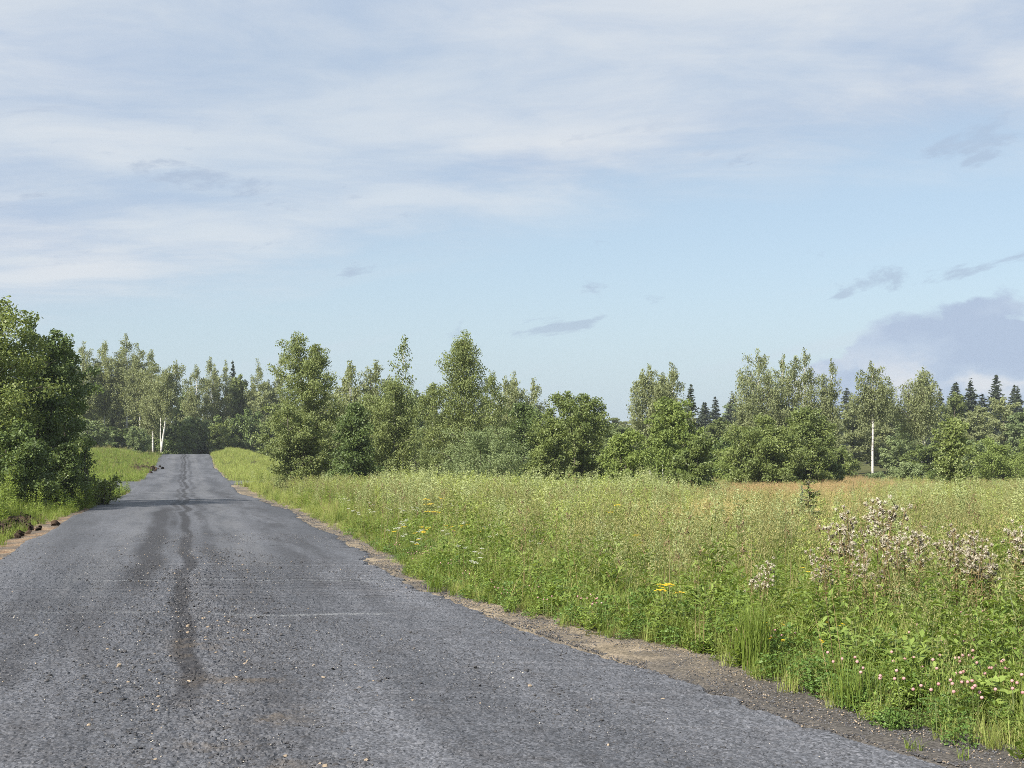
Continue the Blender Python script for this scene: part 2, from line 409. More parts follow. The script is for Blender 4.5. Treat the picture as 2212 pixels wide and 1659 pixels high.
    bn = gg.node('ShaderNodeBump'); bn.inputs['Strength'].default_value = .6; bn.inputs['Distance'].default_value = .008
    gg.l.new(hgt, bn.inputs['Height']); gg.l.new(bn.outputs[0], p.inputs['Normal']); gg.l.new(p.outputs[0], o.inputs[0])
    return m
M['asphalt'] = asphalt_mat()

yr = axis_pts([(-12, 4, 1), (4, 24, .10), (24, 60, .3), (60, 160, 1), (160, 230, 5)])
ecl = .07*np.interp(yr, yr, rng.normal(size=len(yr)))
ecl = np.convolve(np.pad(ecl, 6, 'edge'), np.ones(13)/13*1.9, 'valid'); ecr = np.convolve(np.pad(.13*rng.normal(size=len(yr)), 6, 'edge'), np.ones(13)/13*1.9, 'valid')+.025*rng.normal(size=len(yr))
Lw, Rw = -(wl(yr)+ecl), wr(yr)+ecr
prof = np.concatenate([[0, 0], np.linspace(0, 1, 42), [1, 1]])
dropv = np.concatenate([[-.16, -.045], np.zeros(42), [-.035, -.16]])
outv = np.concatenate([[-.10, -.045], np.zeros(42), [.05, .12]])
TT = Lw[:, None]*(1-prof)+Rw[:, None]*prof+outv
YY = np.repeat(yr[:, None], TT.shape[1], 1)
r1 = rng.normal(size=TT.shape)*.0028
rut = -.014*np.exp(-((TT-.02)/.16)**2)-.008*np.exp(-((TT+.5)/.25)**2)-.010*np.exp(-((TT-1.0)/.3)**2)-.010*np.exp(-((TT+1.1)/.3)**2)
rut *= (1+.5*np.sin(YY*.6)+.4*np.sin(YY*1.7+TT))
ZZ = zr(YY)+.012-.006*TT**2*.5+dropv+rut+r1*(np.abs(dropv) < .001)+.012*np.sin(YY*.9+TT*1.3)*np.sin(TT*1.1)
def surf(TT, YY):
    rut = -.014*np.exp(-((TT-.02)/.16)**2)-.008*np.exp(-((TT+.5)/.25)**2)-.010*np.exp(-((TT-1.0)/.3)**2)-.010*np.exp(-((TT+1.1)/.3)**2)
    return zr(YY)+.012-.003*TT**2+rut*(1+.5*np.sin(YY*.6)+.4*np.sin(YY*1.7+TT))+.012*np.sin(YY*.9+TT*1.3)*np.sin(TT*1.1)
def blur(a, n):
    k = np.ones(n)/n
    a = np.apply_along_axis(lambda v: np.convolve(np.pad(v, n//2, 'wrap'), k, 'valid'), 0, a)
    return np.apply_along_axis(lambda v: np.convolve(np.pad(v, n//2, 'wrap'), k, 'valid'), 1, a)
yn = [5.0]
while yn[-1] < 21: yn.append(yn[-1]+.012*(yn[-1]/6)**1.25)
yn = np.array(yn); nc = 430
Ln = np.interp(yn, yr, Lw); Rn = np.interp(yn, yr, Rw)
qn = np.linspace(0, 1, nc)[None]
Tn = Ln[:, None]*(1-qn)+Rn[:, None]*qn
Yn = np.repeat(yn[:, None], nc, 1)+rng.normal(size=Tn.shape)*.003; Tn = Tn+rng.normal(size=Tn.shape)*.003
w1 = rng.normal(size=Tn.shape); w3 = blur(rng.normal(size=Tn.shape), 3)*3; w9 = blur(rng.normal(size=Tn.shape), 13)*13
loose = 1+.8*np.exp(-((Tn-.2)/.5)**2)
fade = 1-sst(15, 21, Yn)
Zn = surf(Tn, Yn)+fade*loose*(.0021*w1+.0024*w3+.0016*w9)
Zn[:, 0] -= .04; Zn[:, -1] -= .012; Zn[-1] -= .006
keep_far = (yr < 5.0) | (yr > 20.6)
i5 = np.where(yr < 5.05)[0]; i20 = np.where(yr > 20.6)[0]
pieces = [(np.stack([Tn-K*Yn, Yn, Zn], -1).reshape(-1, 3), grid_faces(*Tn.shape), 0)]
for ii in (i5, i20):
    pieces.append((np.stack([TT[ii]-K*YY[ii], YY[ii], ZZ[ii]], -1).reshape(-1, 3), grid_faces(len(ii), TT.shape[1]), 0))
i_mid = np.where((yr > 4.9) & (yr < 21))[0]
for cols in ([0, 1, 2], [-3, -2, -1]):
    A = np.stack([TT[i_mid][:, cols]-K*YY[i_mid][:, cols], YY[i_mid][:, cols], ZZ[i_mid][:, cols]-np.array([.0, .0, .012] if cols[0] == 0 else [.012, 0, 0])], -1)
    pieces.append((A.reshape(-1, 3), grid_faces(len(i_mid), 3), 0))
rme = raw_mesh('road', pieces, [M['asphalt']], True)
fl = np.ones(len(rme.polygons), bool); fl[:len(pieces[0][1])] = False; rme.polygons.foreach_set('use_smooth', fl)
road = link('road', rme)
tag(road, 'rough grey asphalt road running straight to a crest', 'road', kind='structure')

def strip(name, x0, y0, x1, y1, w0, w1, label, lift=.008):
    n, k = 40, 12
    s = np.linspace(0, 1, n)[:, None]; q = np.linspace(-1, 1, k)[None]
    d = np.array([x1-x0, y1-y0]); d /= np.linalg.norm(d); nx, ny = -d[1], d[0]
    w = (w0*(1-s)+w1*s)*.5
    Xs = x0+(x1-x0)*s+nx*w*q; Ys = y0+(y1-y0)*s+ny*w*q
    tq = Xs+K*Ys
    Zs = np.where(np.abs(tq) < 2.6, zr(Ys)-.02, np.maximum(zt(Xs, Ys)+.03, zt(Xs, Ys)))+lift
    o = link(name, raw_mesh(name, [(np.stack([Xs, Ys, Zs], -1).reshape(-1, 3), grid_faces(n, k)[:, ::-1], 0)], [M['asphalt']], True))
    return tag(o, label, 'road', kind='structure')
strip('side_road', -17.5, 71, -44, 75, 13, 7, 'asphalt side road joining the main road from the left before the rise')
strip('side_road', -18.9, 76, -15.6, 76.2, 8, 4, 'short asphalt apron on the right of the road before the rise', .006)

def shoulder_mat(name, a, b, c):
    m, gg, o = new_mat(name)
    pos = gg.node('ShaderNodeNewGeometry').outputs['Position']
    y = gg.sep(pos)[1]
    cr = gg.sep(gg.voro(pos, 60, 'F1', 1))[0]
    nz = gg.noise(pos, 3.2, 7, .62); n2 = gg.noise(pos, 45, 4, .6)
    col = gg.mix(gg.step(nz, .38, .62), a, b)
    br = gg.noise(pos, .9, 5, .6)
    col = gg.mix(gg.m('MULTIPLY', gg.step(br, .44, .58), .75), col, (.115, .105, .095))
    col = gg.mix(gg.m('MULTIPLY', gg.step(gg.m('ADD', y, gg.m('MULTIPLY', br, 3)), 12.2, 9.6), .92), col, c)      # black millings spilled on the near stretch
    k = gg.m('ADD', .55, gg.m('MULTIPLY', cr, .8)); col = gg.mix(1, col, gg.comb(k, k, k), 'MULTIPLY')
    p = gg.node('ShaderNodeBsdfPrincipled'); gg.put(p.inputs['Base Color'], col); p.inputs['Roughness'].default_value = .92; p.inputs['Specular IOR Level'].default_value = .15
    bn = gg.node('ShaderNodeBump'); bn.inputs['Strength'].default_value = .8; bn.inputs['Distance'].default_value = .014
    gg.l.new(gg.m('ADD', cr, gg.m('MULTIPLY', n2, 1.2)), bn.inputs['Height']); gg.l.new(bn.outputs[0], p.inputs['Normal']); gg.l.new(p.outputs[0], o.inputs[0])
    return m
M['sand'] = shoulder_mat('sandy_gravel', (.20, .165, .115), (.31, .255, .185), (.086, .081, .077))
M['red_sand'] = shoulder_mat('reddish_sand', (.22, .145, .092), (.28, .215, .150), (.10, .09, .08))
def shoulder(name, side, mat, label):
    yv = axis_pts([(3, 24, .12), (24, 60, .4), (60, 140, 1.5)])
    n = 14; q = np.linspace(0, 1, n)[None]
    inner = (wr(yv)-.12) if side > 0 else -(wl(yv)-.12)
    go = grass_off(yv)+.45 if side > 0 else np.interp(yv, [3, 18, 26, 30, 36, 60], [.4, .45, .5, .45, .2, .1])+.3
    Tq = inner[:, None]+side*q*(go[:, None]+.12)
    Yq = np.repeat(yv[:, None], n, 1)
    Zq = zt(Tq-K*Yq, Yq)+.030-.027*np.clip(1-q/.16, 0, 1)-.030*q+rng.normal(size=Tq.shape)*.004+.012*np.sin(Yq*2.1)*q
    o = link(name, raw_mesh(name, [(np.stack([Tq-K*Yq, Yq, Zq], -1).reshape(-1, 3), grid_faces(*Tq.shape)[:, ::(1 if side > 0 else -1)], 0)], [mat], True))
    return tag(o, label, 'road shoulder', kind='structure')
shoulder('road_shoulder', 1, M['sand'], 'sandy gravel shoulder between the asphalt and the right meadow')
shoulder('road_shoulder', -1, M['red_sand'], 'reddish sand shoulder along the left edge of the road')

# ------------------------------------------------------------------ scattering of what nobody could count
def scatter(name, protos, P, rot, scl, idx, label, cat):
    """one object whose points carry instances of the prototype meshes"""
    coll = bpy.data.collections.new(name+'_source')
    for i, me in enumerate(protos):
        coll.objects.link(bpy.data.objects.new('%s_source_%02d' % (name, i), me))
    me = bpy.data.meshes.new(name); n = len(P)
    me.vertices.add(n); me.vertices.foreach_set('co', np.asarray(P, np.float32).ravel())
    for nm, ty, dat, key in (('rot', 'FLOAT_VECTOR', rot, 'vector'), ('scl', 'FLOAT_VECTOR', scl, 'vector'), ('idx', 'INT', idx, 'value')):
        at = me.attributes.new(nm, ty, 'POINT')
        at.data.foreach_set(key, np.ascontiguousarray(dat, np.int32 if ty == 'INT' else np.float32).ravel())
    o = link(name, me)
    t = bpy.data.node_groups.new(name, 'GeometryNodeTree')
    t.interface.new_socket('Geometry', in_out='INPUT', socket_type='NodeSocketGeometry'); t.interface.new_socket('Geometry', in_out='OUTPUT', socket_type='NodeSocketGeometry')
    gi = t.nodes.new('NodeGroupInput'); go = t.nodes.new('NodeGroupOutput')
    ci = t.nodes.new('GeometryNodeCollectionInfo'); ci.inputs[0].default_value = coll
    ci.inputs['Separate Children'].default_value = True; ci.inputs['Reset Children'].default_value = True
    ip = t.nodes.new('GeometryNodeInstanceOnPoints'); ip.inputs['Pick Instance'].default_value = True
    t.links.new(gi.outputs[0], ip.inputs['Points']); t.links.new(ci.outputs[0], ip.inputs['Instance'])
    for nm, dt, sock in (('rot', 'FLOAT_VECTOR', 'Rotation'), ('scl', 'FLOAT_VECTOR', 'Scale'), ('idx', 'INT', 'Instance Index')):
        na = t.nodes.new('GeometryNodeInputNamedAttribute'); na.data_type = dt; na.inputs[0].default_value = nm
        t.links.new(na.outputs[0], ip.inputs[sock])
    t.links.new(ip.outputs[0], go.inputs[0])
    mod = o.modifiers.new('scatter', 'NODES'); mod.node_group = t
    return tag(o, label, cat, kind='stuff')

def spread(n, r, base=0):
    a = r.random(n)*2*math.pi; d = np.sqrt(r.random(n))*base
    return np.stack([np.cos(a)*d, np.sin(a)*d, np.zeros(n)], 1)

def grass_clump(r, n, hmin, hmax, w, base=.10, lean=.55, mat=M['grass'], dry=.08, levels=4):
    h = r.uniform(hmin, hmax, n); b = spread(n, r, base)
    V, Fq, own = blades(b, r.random(n)*6.283, h, r.uniform(.08, lean, n), r.uniform(.6, 1.2, n)*w, levels)
    tint = r.random(n)[own]; dm = (r.random(n) < dry)[own]
    return [(V, Fq[~dm], 0, tint[~dm]), (V[:0] if not dm.any() else V, Fq[dm] if dm.any() else Fq[:0], 1, tint[dm])], [mat, M['straw']]

def merge(pcs): return [p for p in pcs if len(p[1])]

def seed_grass(r, n, hmin, hmax, mats, headlen=.18, hw=.022, nb=18, blade_w=.006):
    """tall stems carrying seed heads, blades at the foot"""
    h = r.uniform(hmin, hmax, n); b = spread(n, r, .10); az = r.random(n)*6.283; ln = r.uniform(.05, .28, n)
    V, Fq, own = blades(b, az, h, ln, np.full(n, .0045), 4, .5)
    pcs = [(V, Fq, 1, r.random(n)[own])]
    hd = np.stack([np.cos(az), np.sin(az), np.zeros(n)], 1)
    C, A = [], []
    for i in range(n):
        k = 16; s = r.random(k)
        top_ = b[i]+hd[i]*ln[i]*h[i]; top_[2] += h[i]*(1-.35*ln[i])
        ax = unit(np.array([hd[i, 0]*.5, hd[i, 1]*.5, 1.0]))
        C.append(top_-ax*headlen*(s[:, None]*.9-.1)+r.normal(size=(k, 3))*hw*(.3+s[:, None])); A.append(np.repeat(ax[None], k, 0))
    V2, F2 = leaf_quads(np.concatenate(C), .030, r, 0, .35, np.concatenate(A))
    pcs.append((V2, F2, 2, r.random(len(F2))))
    V3, F3, own = blades(spread(nb, r, .12), r.random(nb)*6.283, r.uniform(.25, .6, nb)*hmax, r.uniform(.2, .8, nb), np.full(nb, blade_w), 4)
    pcs.append((V3, F3, 0, r.random(nb)[own]))
    return pcs, mats

def forb(r, nst, hmin, hmax, leafL, aspect=.3, per=16, mat=M['forb'], droop=.2):
    """upright leafy stems with lance-shaped leaves standing out round them"""
    pcs = []; b = spread(nst, r, .12); az = r.random(nst)*6.283; h = r.uniform(hmin, hmax, nst); ln = r.uniform(.03, .3, nst)
    V, Fq, own = blades(b, az, h, ln, np.full(nst, .006), 4, .5); pcs.append((V, Fq, 1, r.random(nst)[own]))
    B, LA, LH, LL = [], [], [], []
    for i in range(nst):
        s = np.linspace(.12, 1, per)+r.normal(size=per)*.02
        p = b[i]+np.stack([np.cos(az[i])*ln[i]*h[i]*s**1.8, np.sin(az[i])*ln[i]*h[i]*s**1.8, h[i]*(s-.35*ln[i]*s**2.5)], 1)
        B.append(p); LA.append(np.arange(per)*2.4+r.random()*6); LL.append(leafL*(1.15-.6*s)*r.uniform(.7, 1.2, per))
    B = np.concatenate(B); a = np.concatenate(LA); L = np.concatenate(LL); n = len(L)
    el_ = r.uniform(.15, .9, n)
    d = np.stack([np.cos(a)*np.cos(el_), np.sin(a)*np.cos(el_), np.sin(el_)], 1)
    side = np.stack([-np.sin(a), np.cos(a), np.zeros(n)], 1)
    tip = B+d*L[:, None]; tip[:, 2] -= droop*L
    midp = B+d*L[:, None]*.5
    W = (L*aspect)[:, None]
    Vl = np.stack([B, midp+side*W*.5, tip, midp-side*W*.5], 1).reshape(-1, 3)
    pcs.append((Vl, np.arange(4*n).reshape(n, 4), 0, r.random(n)))
    return pcs, [mat, M['stem']]

def clover_mat_(r, n, hmax, leaf=.02, rad=.2, mat=M['forb_dark']):
    """low cushion of stalked three-part leaves"""
    c = spread(n, r, rad); c[:, 2] = r.uniform(.25, 1, n)*hmax*(1-.4*(np.linalg.norm(c[:, :2], axis=1)/rad)**2)
    C, A = [], []
    a0 = r.random(n)*6.283
    for k in range(3):
        a = a0+k*2.094; d = np.stack([np.cos(a), np.sin(a), r.uniform(-.2, .3, n)], 1)
        C.append(c+d*leaf*.55); A.append(d)
    V, Fq = leaf_quads(np.concatenate(C), leaf*r.uniform(.8, 1.3, 3*n), r, 1.2, .75, np.concatenate(A)*4)
    pcs = [(V, Fq, 0, r.random(3*n))]
    k = n//3; h = c[:k, 2]; V, Fq, own = blades(c[:k]*[1, 1, 0], r.random(k)*6, np.maximum(h, .05), np.full(k, .05), np.full(k, .003), 3, .6)
    pcs.append((V, Fq, 1, r.random(k)[own]))
    return pcs, [mat, M['stem']]

def mugwort(r, n, hmin, hmax, mat=M['mug'], dense=1.0):
    """tall stems, feathery leaves low, narrow plume on top"""
    pcs = []; b = spread(n, r, .12); az = r.random(n)*6.283; h = r.uniform(hmin, hmax, n); ln = r.uniform(.02, .2, n)
    V, Fq, own = blades(b, az, h, ln, np.full(n, .008), 4, .35); pcs.append((V, Fq, 1, r.random(n)[own]))
    C, A, L, TI = [], [], [], []
    for i in range(n):
        k = int(76*dense); s = r.random(k)**.8; TI.append(np.clip(.05+.75*s+.3*r.random(k), 0, 1))
        ax = b[i]+np.stack([np.cos(az[i])*ln[i]*h[i]*s**1.8, np.sin(az[i])*ln[i]*h[i]*s**1.8, h[i]*(s-.35*ln[i]*s**2.5)], 1)
        a = r.random(k)*6.283; rad = (.11*(1-s)**.6+.022)*r.uniform(.3, 1, k)*h[i]
        d = np.stack([np.cos(a), np.sin(a), r.uniform(.2, 1.2, k)], 1)
        C.append(ax+d*rad[:, None]); A.append(unit(d)); L.append((.075*(1-s)+.036)*r.uniform(.7, 1.3, k))
    V2, F2 = leaf_quads(np.concatenate(C), np.concatenate(L), r, .3, .30, np.concatenate(A)*1.6)
    pcs.append((V2, F2, 0, np.concatenate(TI)))
    return pcs, [mat, M['stem']]

def protos(fn, seeds, *a, **k):
    out = []
    for s in seeds:
        pcs, mats = fn(np.random.default_rng(s), *a, **k); out.append(raw_mesh('plant', merge(pcs), mats))
    return out

FOV = (1106.0/F)
def field_points(r, y0, y1, dens, side=1, tmin=None, tmax=None, margin=2.5, extra=0.0):
    """random points at dens(y) per square metre inside the widened view wedge, right (or left) of the road"""
    out = []
    yv = np.arange(y0, y1, .5)
    for y in yv:
        xl, xr = -FOV*y-margin, FOV*y+margin
        if side > 0: a = wr(y)+grass_off(y)+extra-K*y; xl = max(xl, a)
        else: xr = min(xr, -(wl(y)+np.interp(y, [18, 26, 32, 36], [.36, .46, .22, .05])+extra)-K*y)
        if tmax is not None and side > 0: xr = min(xr, tmax-K*y)
        if tmax is not None and side < 0: xl = max(xl, -tmax-K*y)
        if xr <= xl: continue
        n = r.poisson(dens(y)*(xr-xl)*.5)
        if n: out.append(np.stack([r.uniform(xl, xr, n), r.uniform(y, y+.5, n)], 1))
    return np.concatenate(out)

def place(name, pr, XY, r, label, cat, smin=.8, smax=1.2, edge=None, tilt=.12, zs=None):
    x, y = XY[:, 0], XY[:, 1]; n = len(x)
    z = zt(x, y)-.01
    s = r.uniform(smin, smax, n)
    if edge is not None: s = s*edge(x, y)
    S = np.stack([s, s, s*(1 if zs is None else zs(x, y))], 1)
    R = np.stack([r.normal(size=n)*tilt, r.normal(size=n)*tilt, r.random(n)*6.283], 1)
    return scatter(name, pr, np.stack([x, y, z], 1), R, S, r.integers(0, len(pr), n), label, cat)

def edge_dist(x, y):
    t = x+K*y
    return np.where(t > 0, t-wr(y)-grass_off(y), -t-wl(y)-.4)
def grow(lo, d): return lambda x, y: lo+(1-lo)*sst(0, d, edge_dist(x, y)+.25*np.sin(x*3.1+y*1.7)*np.sin(y*2.3))
def vnoise(x, y, s, k=0.): return .5+.25*(np.sin(x*s+1.3+k)*np.cos(y*s*.9-.4+k*2)+np.sin(x*s*2.1-y*s*1.7+k))

def junction(XY):
    """keep plants off the side roads"""
    x, y = XY[:, 0], XY[:, 1]; t = x+K*y
    bad = ((t < 0) & (t > -34) & (np.abs(y-(71+(-17.5-x)*.151)) < np.interp(x, [-44, -17.5], [3.4, 6.2]))) | ((t > 0) & (t < 7) & (np.abs(y-76.3) < 2.3))
    return XY[~bad]
VEG = True
# ------------------------------------------------------------------ meadow and verge vegetation
r = np.random.default_rng(21)
P_short = protos(grass_clump, (1, 2, 3), 44, .18, .42, .0075, .12, .7)
P_lush = protos(grass_clump, (4, 5, 6), 40, .20, .46, .009, .12, .8, M['grass_lush'], .02)
P_tall = protos(seed_grass, (7, 8, 9), 9, .65, 1.0, [M['grass'], M['stem'], M['seed']])
P_straw = protos(seed_grass, (10, 11), 10, .6, .95, [M['straw'], M['straw'], M['seed']])
P_rust = protos(seed_grass, (12, 13), 14, .55, .85, [M['straw'], M['straw'], M['rust']], .26, .035)
P_forb = protos(forb, (14, 15, 16), 5, .30, .70, .160, .23, 14)
P_broad = protos(forb, (17, 18), 5, .22, .42, .135, .42, 11)
P_clov = protos(clover_mat_, (19, 20), 120, .26, .026, .20)
P_mug = protos(mugwort, (22, 23, 24), 4, .8, 1.25)
P_mugy = protos(mugwort, (25, 26), 5, .7, 1.1, M['grass'], .8)

def keep(XY, p): return XY[r.random(len(XY)) < np.clip(p(XY[:, 0], XY[:, 1]), 0, 1)]
def dn(*kv):
    k = np.array(kv, float).reshape(-1, 2); return lambda y: np.interp(y, k[:, 0], k[:, 1])

# right meadow
def tall_zone(x, y): return .72+.55*vnoise(x, y, .22, 1)*(.6+.4*vnoise(x, y, .9, 2))+.62*vnoise(x, y, .55, 6)*sst(26, 32, y)*(1-sst(46, 56, y))*sst(-.16, -.08, x/y)*(1-sst(.10, .16, x/y))
def GOLD(x, y): return sst(.11, .19, x/y+.03*np.sin(y*.3))*sst(15, 24, y)*(1-.8*sst(.27, .33, x/y))
place('golden_grass', protos(seed_grass, (27, 28), 12, .45, .75, [M['gold'], M['gold'], M['gold']], .2, .025), keep(field_points(r, 13, 80, dn(13, 1.5, 22, 8, 50, 6, 80, 3)), lambda x, y: .10*sst(-.03, .06, x/y)+GOLD(x, y)), r,
      'golden dry grass in the open right part of the meadow', 'grass', .75, 1.1)
place('meadow_grass', P_short, field_points(r, 5.5, 62, dn(5, 34, 12, 26, 20, 15, 40, 5, 62, 2.5)), r,
      'short green meadow grass covering the field right of the road', 'grass', .7, 1.25, grow(.45, 1.2))
place('verge_grass', P_lush, keep(field_points(r, 5.5, 30, dn(5, 20, 12, 14, 20, 7, 30, 3)), lambda x, y: 1.2-.28*edge_dist(x, y)), r,
      'fresh bright green grass fringing the right edge of the road', 'grass', .5, 1.1, grow(.45, 1.0))
place('seeding_grass', P_tall, keep(field_points(r, 6, 75, dn(6, 2.5, 10, 6, 20, 6.5, 40, 3.5, 75, 1.2)), lambda x, y: (.1+1.2*sst(.4, .6, vnoise(x, y, .5)))*sst(.2, 1.6, edge_dist(x, y))*(1-.85*GOLD(x, y))), r,
      'tall green grass with buff seed heads through the right meadow', 'grass', .75, 1.12, grow(.6, 2.2))
place('dry_stems', protos(seed_grass, (33, 34), 3, .75, 1.15, [M['dry_stem'], M['dry_stem'], M['dry_stem']], .12, .010, 2), keep(field_points(r, 8.5, 45, dn(8.5, .6, 14, 1.1, 45, .6)), lambda x, y: .2+vnoise(x, y, .6, 8)), r,
      'thin brown dead stems standing up through the meadow', 'herbs', .6, 1.1)
place('dry_grass', P_straw, keep(field_points(r, 9, 100, dn(9, .8, 20, 1.0, 40, 1.0, 100, .8)), lambda x, y: vnoise(x, y, .35, 2)*sst(1, 3, edge_dist(x, y))*np.interp(x/y, [-.2, .05, .25], [.04, .4, 1.1])), r,
      'straw coloured dry grass standing among the green meadow', 'grass', .7, 1.1)
place('rusty_grass', P_rust,
      keep(field_points(r, 46, 110, dn(46, 1, 55, 7, 80, 4.5, 110, 2.5)), lambda x, y: GOLD(x, y)), r,
      'rust red and golden seeding grass at the far side of the meadow', 'grass', .75, 1.15)
place('meadow_herbs', P_forb, keep(field_points(r, 5.6, 55, dn(5.6, 15, 10, 13, 14, 8, 20, 4.5, 35, 2, 55, 1)), lambda x, y: .15+1.0*sst(.4, .62, vnoise(x, y, .8, 1))), r,
      'leafy green herbs with narrow leaves filling the right meadow', 'herbs', .7, 1.3, grow(.4, 1.4))
place('broad_leaved_herbs', P_broad, keep(field_points(r, 5.6, 26, dn(5.6, 20, 14, 14, 26, 4)), lambda x, y: (.2+vnoise(x, y, 1.1, 4))*(1.15-.2*edge_dist(x, y))), r,
      'low broad leaved weeds along the right roadside', 'herbs', .6, 1.25, grow(.5, 1.0))
place('clover_cover', P_clov, keep(field_points(r, 5.4, 24, dn(5.4, 20, 14, 14, 24, 5)), lambda x, y: (.15+vnoise(x, y, .9, 3))*(1.3-.28*edge_dist(x, y))), r,
      'cushions of clover leaves covering the ground beside the road', 'clover', .6, 1.3, grow(.5, .9))
place('mugwort_growth', P_mug, keep(field_points(r, 9, 80, dn(8.5, 1.2, 12, 3.4, 22, 5, 40, 4.6, 80, 2.2)), lambda x, y: (.08+1.1*sst(.42, .58, vnoise(x, y, .42, 5)))*sst(.8, 3.5, edge_dist(x, y))*(1-.93*GOLD(x, y))), r,
      'tall grey green mugwort stems crowding the middle of the meadow', 'herbs', .55, 1.0, lambda x, y: grow(.6, 3)(x, y)*tall_zone(x, y))
place('yellow_green_growth', P_mugy, keep(field_points(r, 16, 85, dn(14, 1.2, 25, 3.6, 45, 4.2, 85, 2.2)), lambda x, y: (.08+1.1*sst(.45, .6, vnoise(x, y, .3, 7)))*sst(1, 4, edge_dist(x, y))*(1-.97*GOLD(x, y))), r,
      'yellow green feathery stems swaying over the far meadow', 'herbs', .65, 1.1, tall_zone)
# bank on the right towards the crest and left side
XYb = junction(keep(field_points(r, 60, 145, dn(60, 3, 100, 3.4, 145, 3.4), tmax=26), lambda x, y: x*0+1))
place('bank_grass', protos(grass_clump, (31, 32), 50, .25, .5, .016, .25, .8, M['grass'], .06, 3), XYb, r, 'green grass on the low bank right of the road below the crest', 'grass', .7, 1.15)
XYl = junction(field_points(r, 14, 66, dn(14, 16, 30, 12, 50, 6, 66, 4), side=-1, tmax=22))
XYl = XYl[~((np.abs(XYl[:, 0]+K*XYl[:, 1]+3.75) < .38) & (np.abs(XYl[:, 1]-26) < 3.2) & (r.random(len(XYl)) < .85))]
place('left_verge_grass', P_lush, XYl, r, 'lush grass on the left verge below the roadside trees', 'grass', .7, 1.4, lambda x, y: .6+.4*sst(0, 1.4, edge_dist(x, y)))
XYl = junction(keep(field_points(r, 16, 62, dn(16, 7, 40, 7, 62, 4), side=-1, tmax=16), lambda x, y: np.maximum(.6*sst(31, 36, y), sst(.3, 1.6, edge_dist(x, y)))))
place('left_verge_weeds', protos(mugwort, (41, 42), 4, .7, 1.15, M['grass_lush'], .9)+P_forb, XYl, r, 'tall weeds growing through the grass on the left verge', 'herbs', .8, 1.35, lambda x, y: .6+.25*sst(30, 36, y)+.5*sst(.4, 2, edge_dist(x, y)))
XYm = junction(field_points(r, 76, 150, dn(76, 4.5, 120, 4.5, 150, 2), side=-1, tmax=45))
place('mound_grass', protos(grass_clump, (43, 44), 50, .2, .42, .018, .28, .8, M['grass_lush'], .10, 3), XYm, r, 'bright green grass on the mound left of the far road', 'grass', .6, 1.1)
XYm = junction(keep(field_points(r, 84, 150, dn(84, .5, 120, 1.2), side=-1, tmax=40), lambda x, y: vnoise(x, y, .25, 3)))
place('mound_dry_grass', P_straw, XYm, r, 'thin dry seed grass along the crown of the left mound', 'grass', .5, .8)

# loose millings, stones and soil
def chip(r, n=1):
    a = np.arange(6)*1.0472+r.normal(size=6)*.25; q = r.uniform(.7, 1.15, 6)
    ring0 = np.stack([np.cos(a)*q, np.sin(a)*q, np.full(6, -.35)], 1)
    ring1 = np.stack([np.cos(a+.3)*q*.75, np.sin(a+.3)*q*.75, r.uniform(.2, .55, 6)], 1)
    V = np.concatenate([ring0, ring1, [[0, 0, .55]]])
    i = np.arange(6); j = (i+1) % 6
    q4 = np.stack([i, j, 6+j, 6+i], 1); tri = np.stack([6+i, 6+j, np.full(6, 12)], 1)
    return [(V, q4, 0, None), (V, tri, 0, None)], None
def chips(seeds, mats):
    return [raw_mesh('chip', chip(np.random.default_rng(s))[0], [m]) for s, m in zip(seeds, mats)]
def stone_mat(name, a, b): return simple_mat(name, a, b, 60, .75, 0, .3, .6)
S_dark = stone_mat('dark_milling', (.022, .022, .024), (.075, .074, .078)); S_grey = stone_mat('grey_milling', (.06, .061, .068), (.15, .152, .165))
S_pale = stone_mat('pale_stone', (.24, .22, .19), (.46, .43, .38)); S_tan = stone_mat('tan_gravel', (.18, .14, .10), (.34, .28, .21))
def road_z(t, y): return zr(y)+.012-.003*t*t-.012*np.exp(-((t-.02)/.16)**2)
def chip_scatter(name, pr, n, tf, y0, y1, smin, smax, label, onroad=True, power=1.8):
    u = r.random(n); y = y0+(y1-y0)*u**power; t = tf(y, n)
    x = t-K*y; z = (road_z(t, y) if onroad else zt(x, y)+.022)+.0005
    s = r.uniform(smin, smax, n)*(r.random(n)**1.2*.8+.5)
    scatter(name, pr, np.stack([x, y, z], 1), np.stack([r.normal(size=n)*.25, r.normal(size=n)*.25, r.random(n)*6.28], 1),
            np.stack([s, s*r.uniform(.6, 1, n), s*r.uniform(.35, .8, n)], 1), r.integers(0, len(pr), n), label, 'gravel')
chip_scatter('road_chippings', chips(range(50, 74), [S_dark]*11+[S_grey]*12+[S_pale]), 60000, lambda y, n: np.where(r.random(n) < .3, r.normal(size=n)*.55+.25, -wl(y)*.98+r.random(n)*(wl(y)+wr(y))*.99), 5.2, 24, .004, .0085,
             'loose dark and grey chippings over the rough asphalt')
chip_scatter('road_lumps', chips(range(60, 68), [S_dark]*7+[S_tan]), 2600, lambda y, n: np.where(r.random(n) < .6, r.normal(size=n)*.5+.2, -wl(y)+r.random(n)*(wl(y)+wr(y))), 5.4, 22, .009, .022,
             'scattered dark asphalt lumps along the middle of the road')
chip_scatter('shoulder_gravel', chips(range(70, 78), [S_tan]*2+[S_grey]*3+[S_dark]*3), 26000, lambda y, n: wr(y)-.05+r.random(n)**1.1*(grass_off(y)+.25), 5.4, 40, .0035, .0085,
             'loose sandy gravel on the right road shoulder', False, 1.6)
chip_scatter('edge_crumbs', chips(range(80, 84), [S_dark]*4), 9000, lambda y, n: wr(y)+np.abs(r.normal(size=n))*.16-.05, 5.4, 45, .004, .014, 'black asphalt crumbs along the ragged right road edge', False, 1.5)

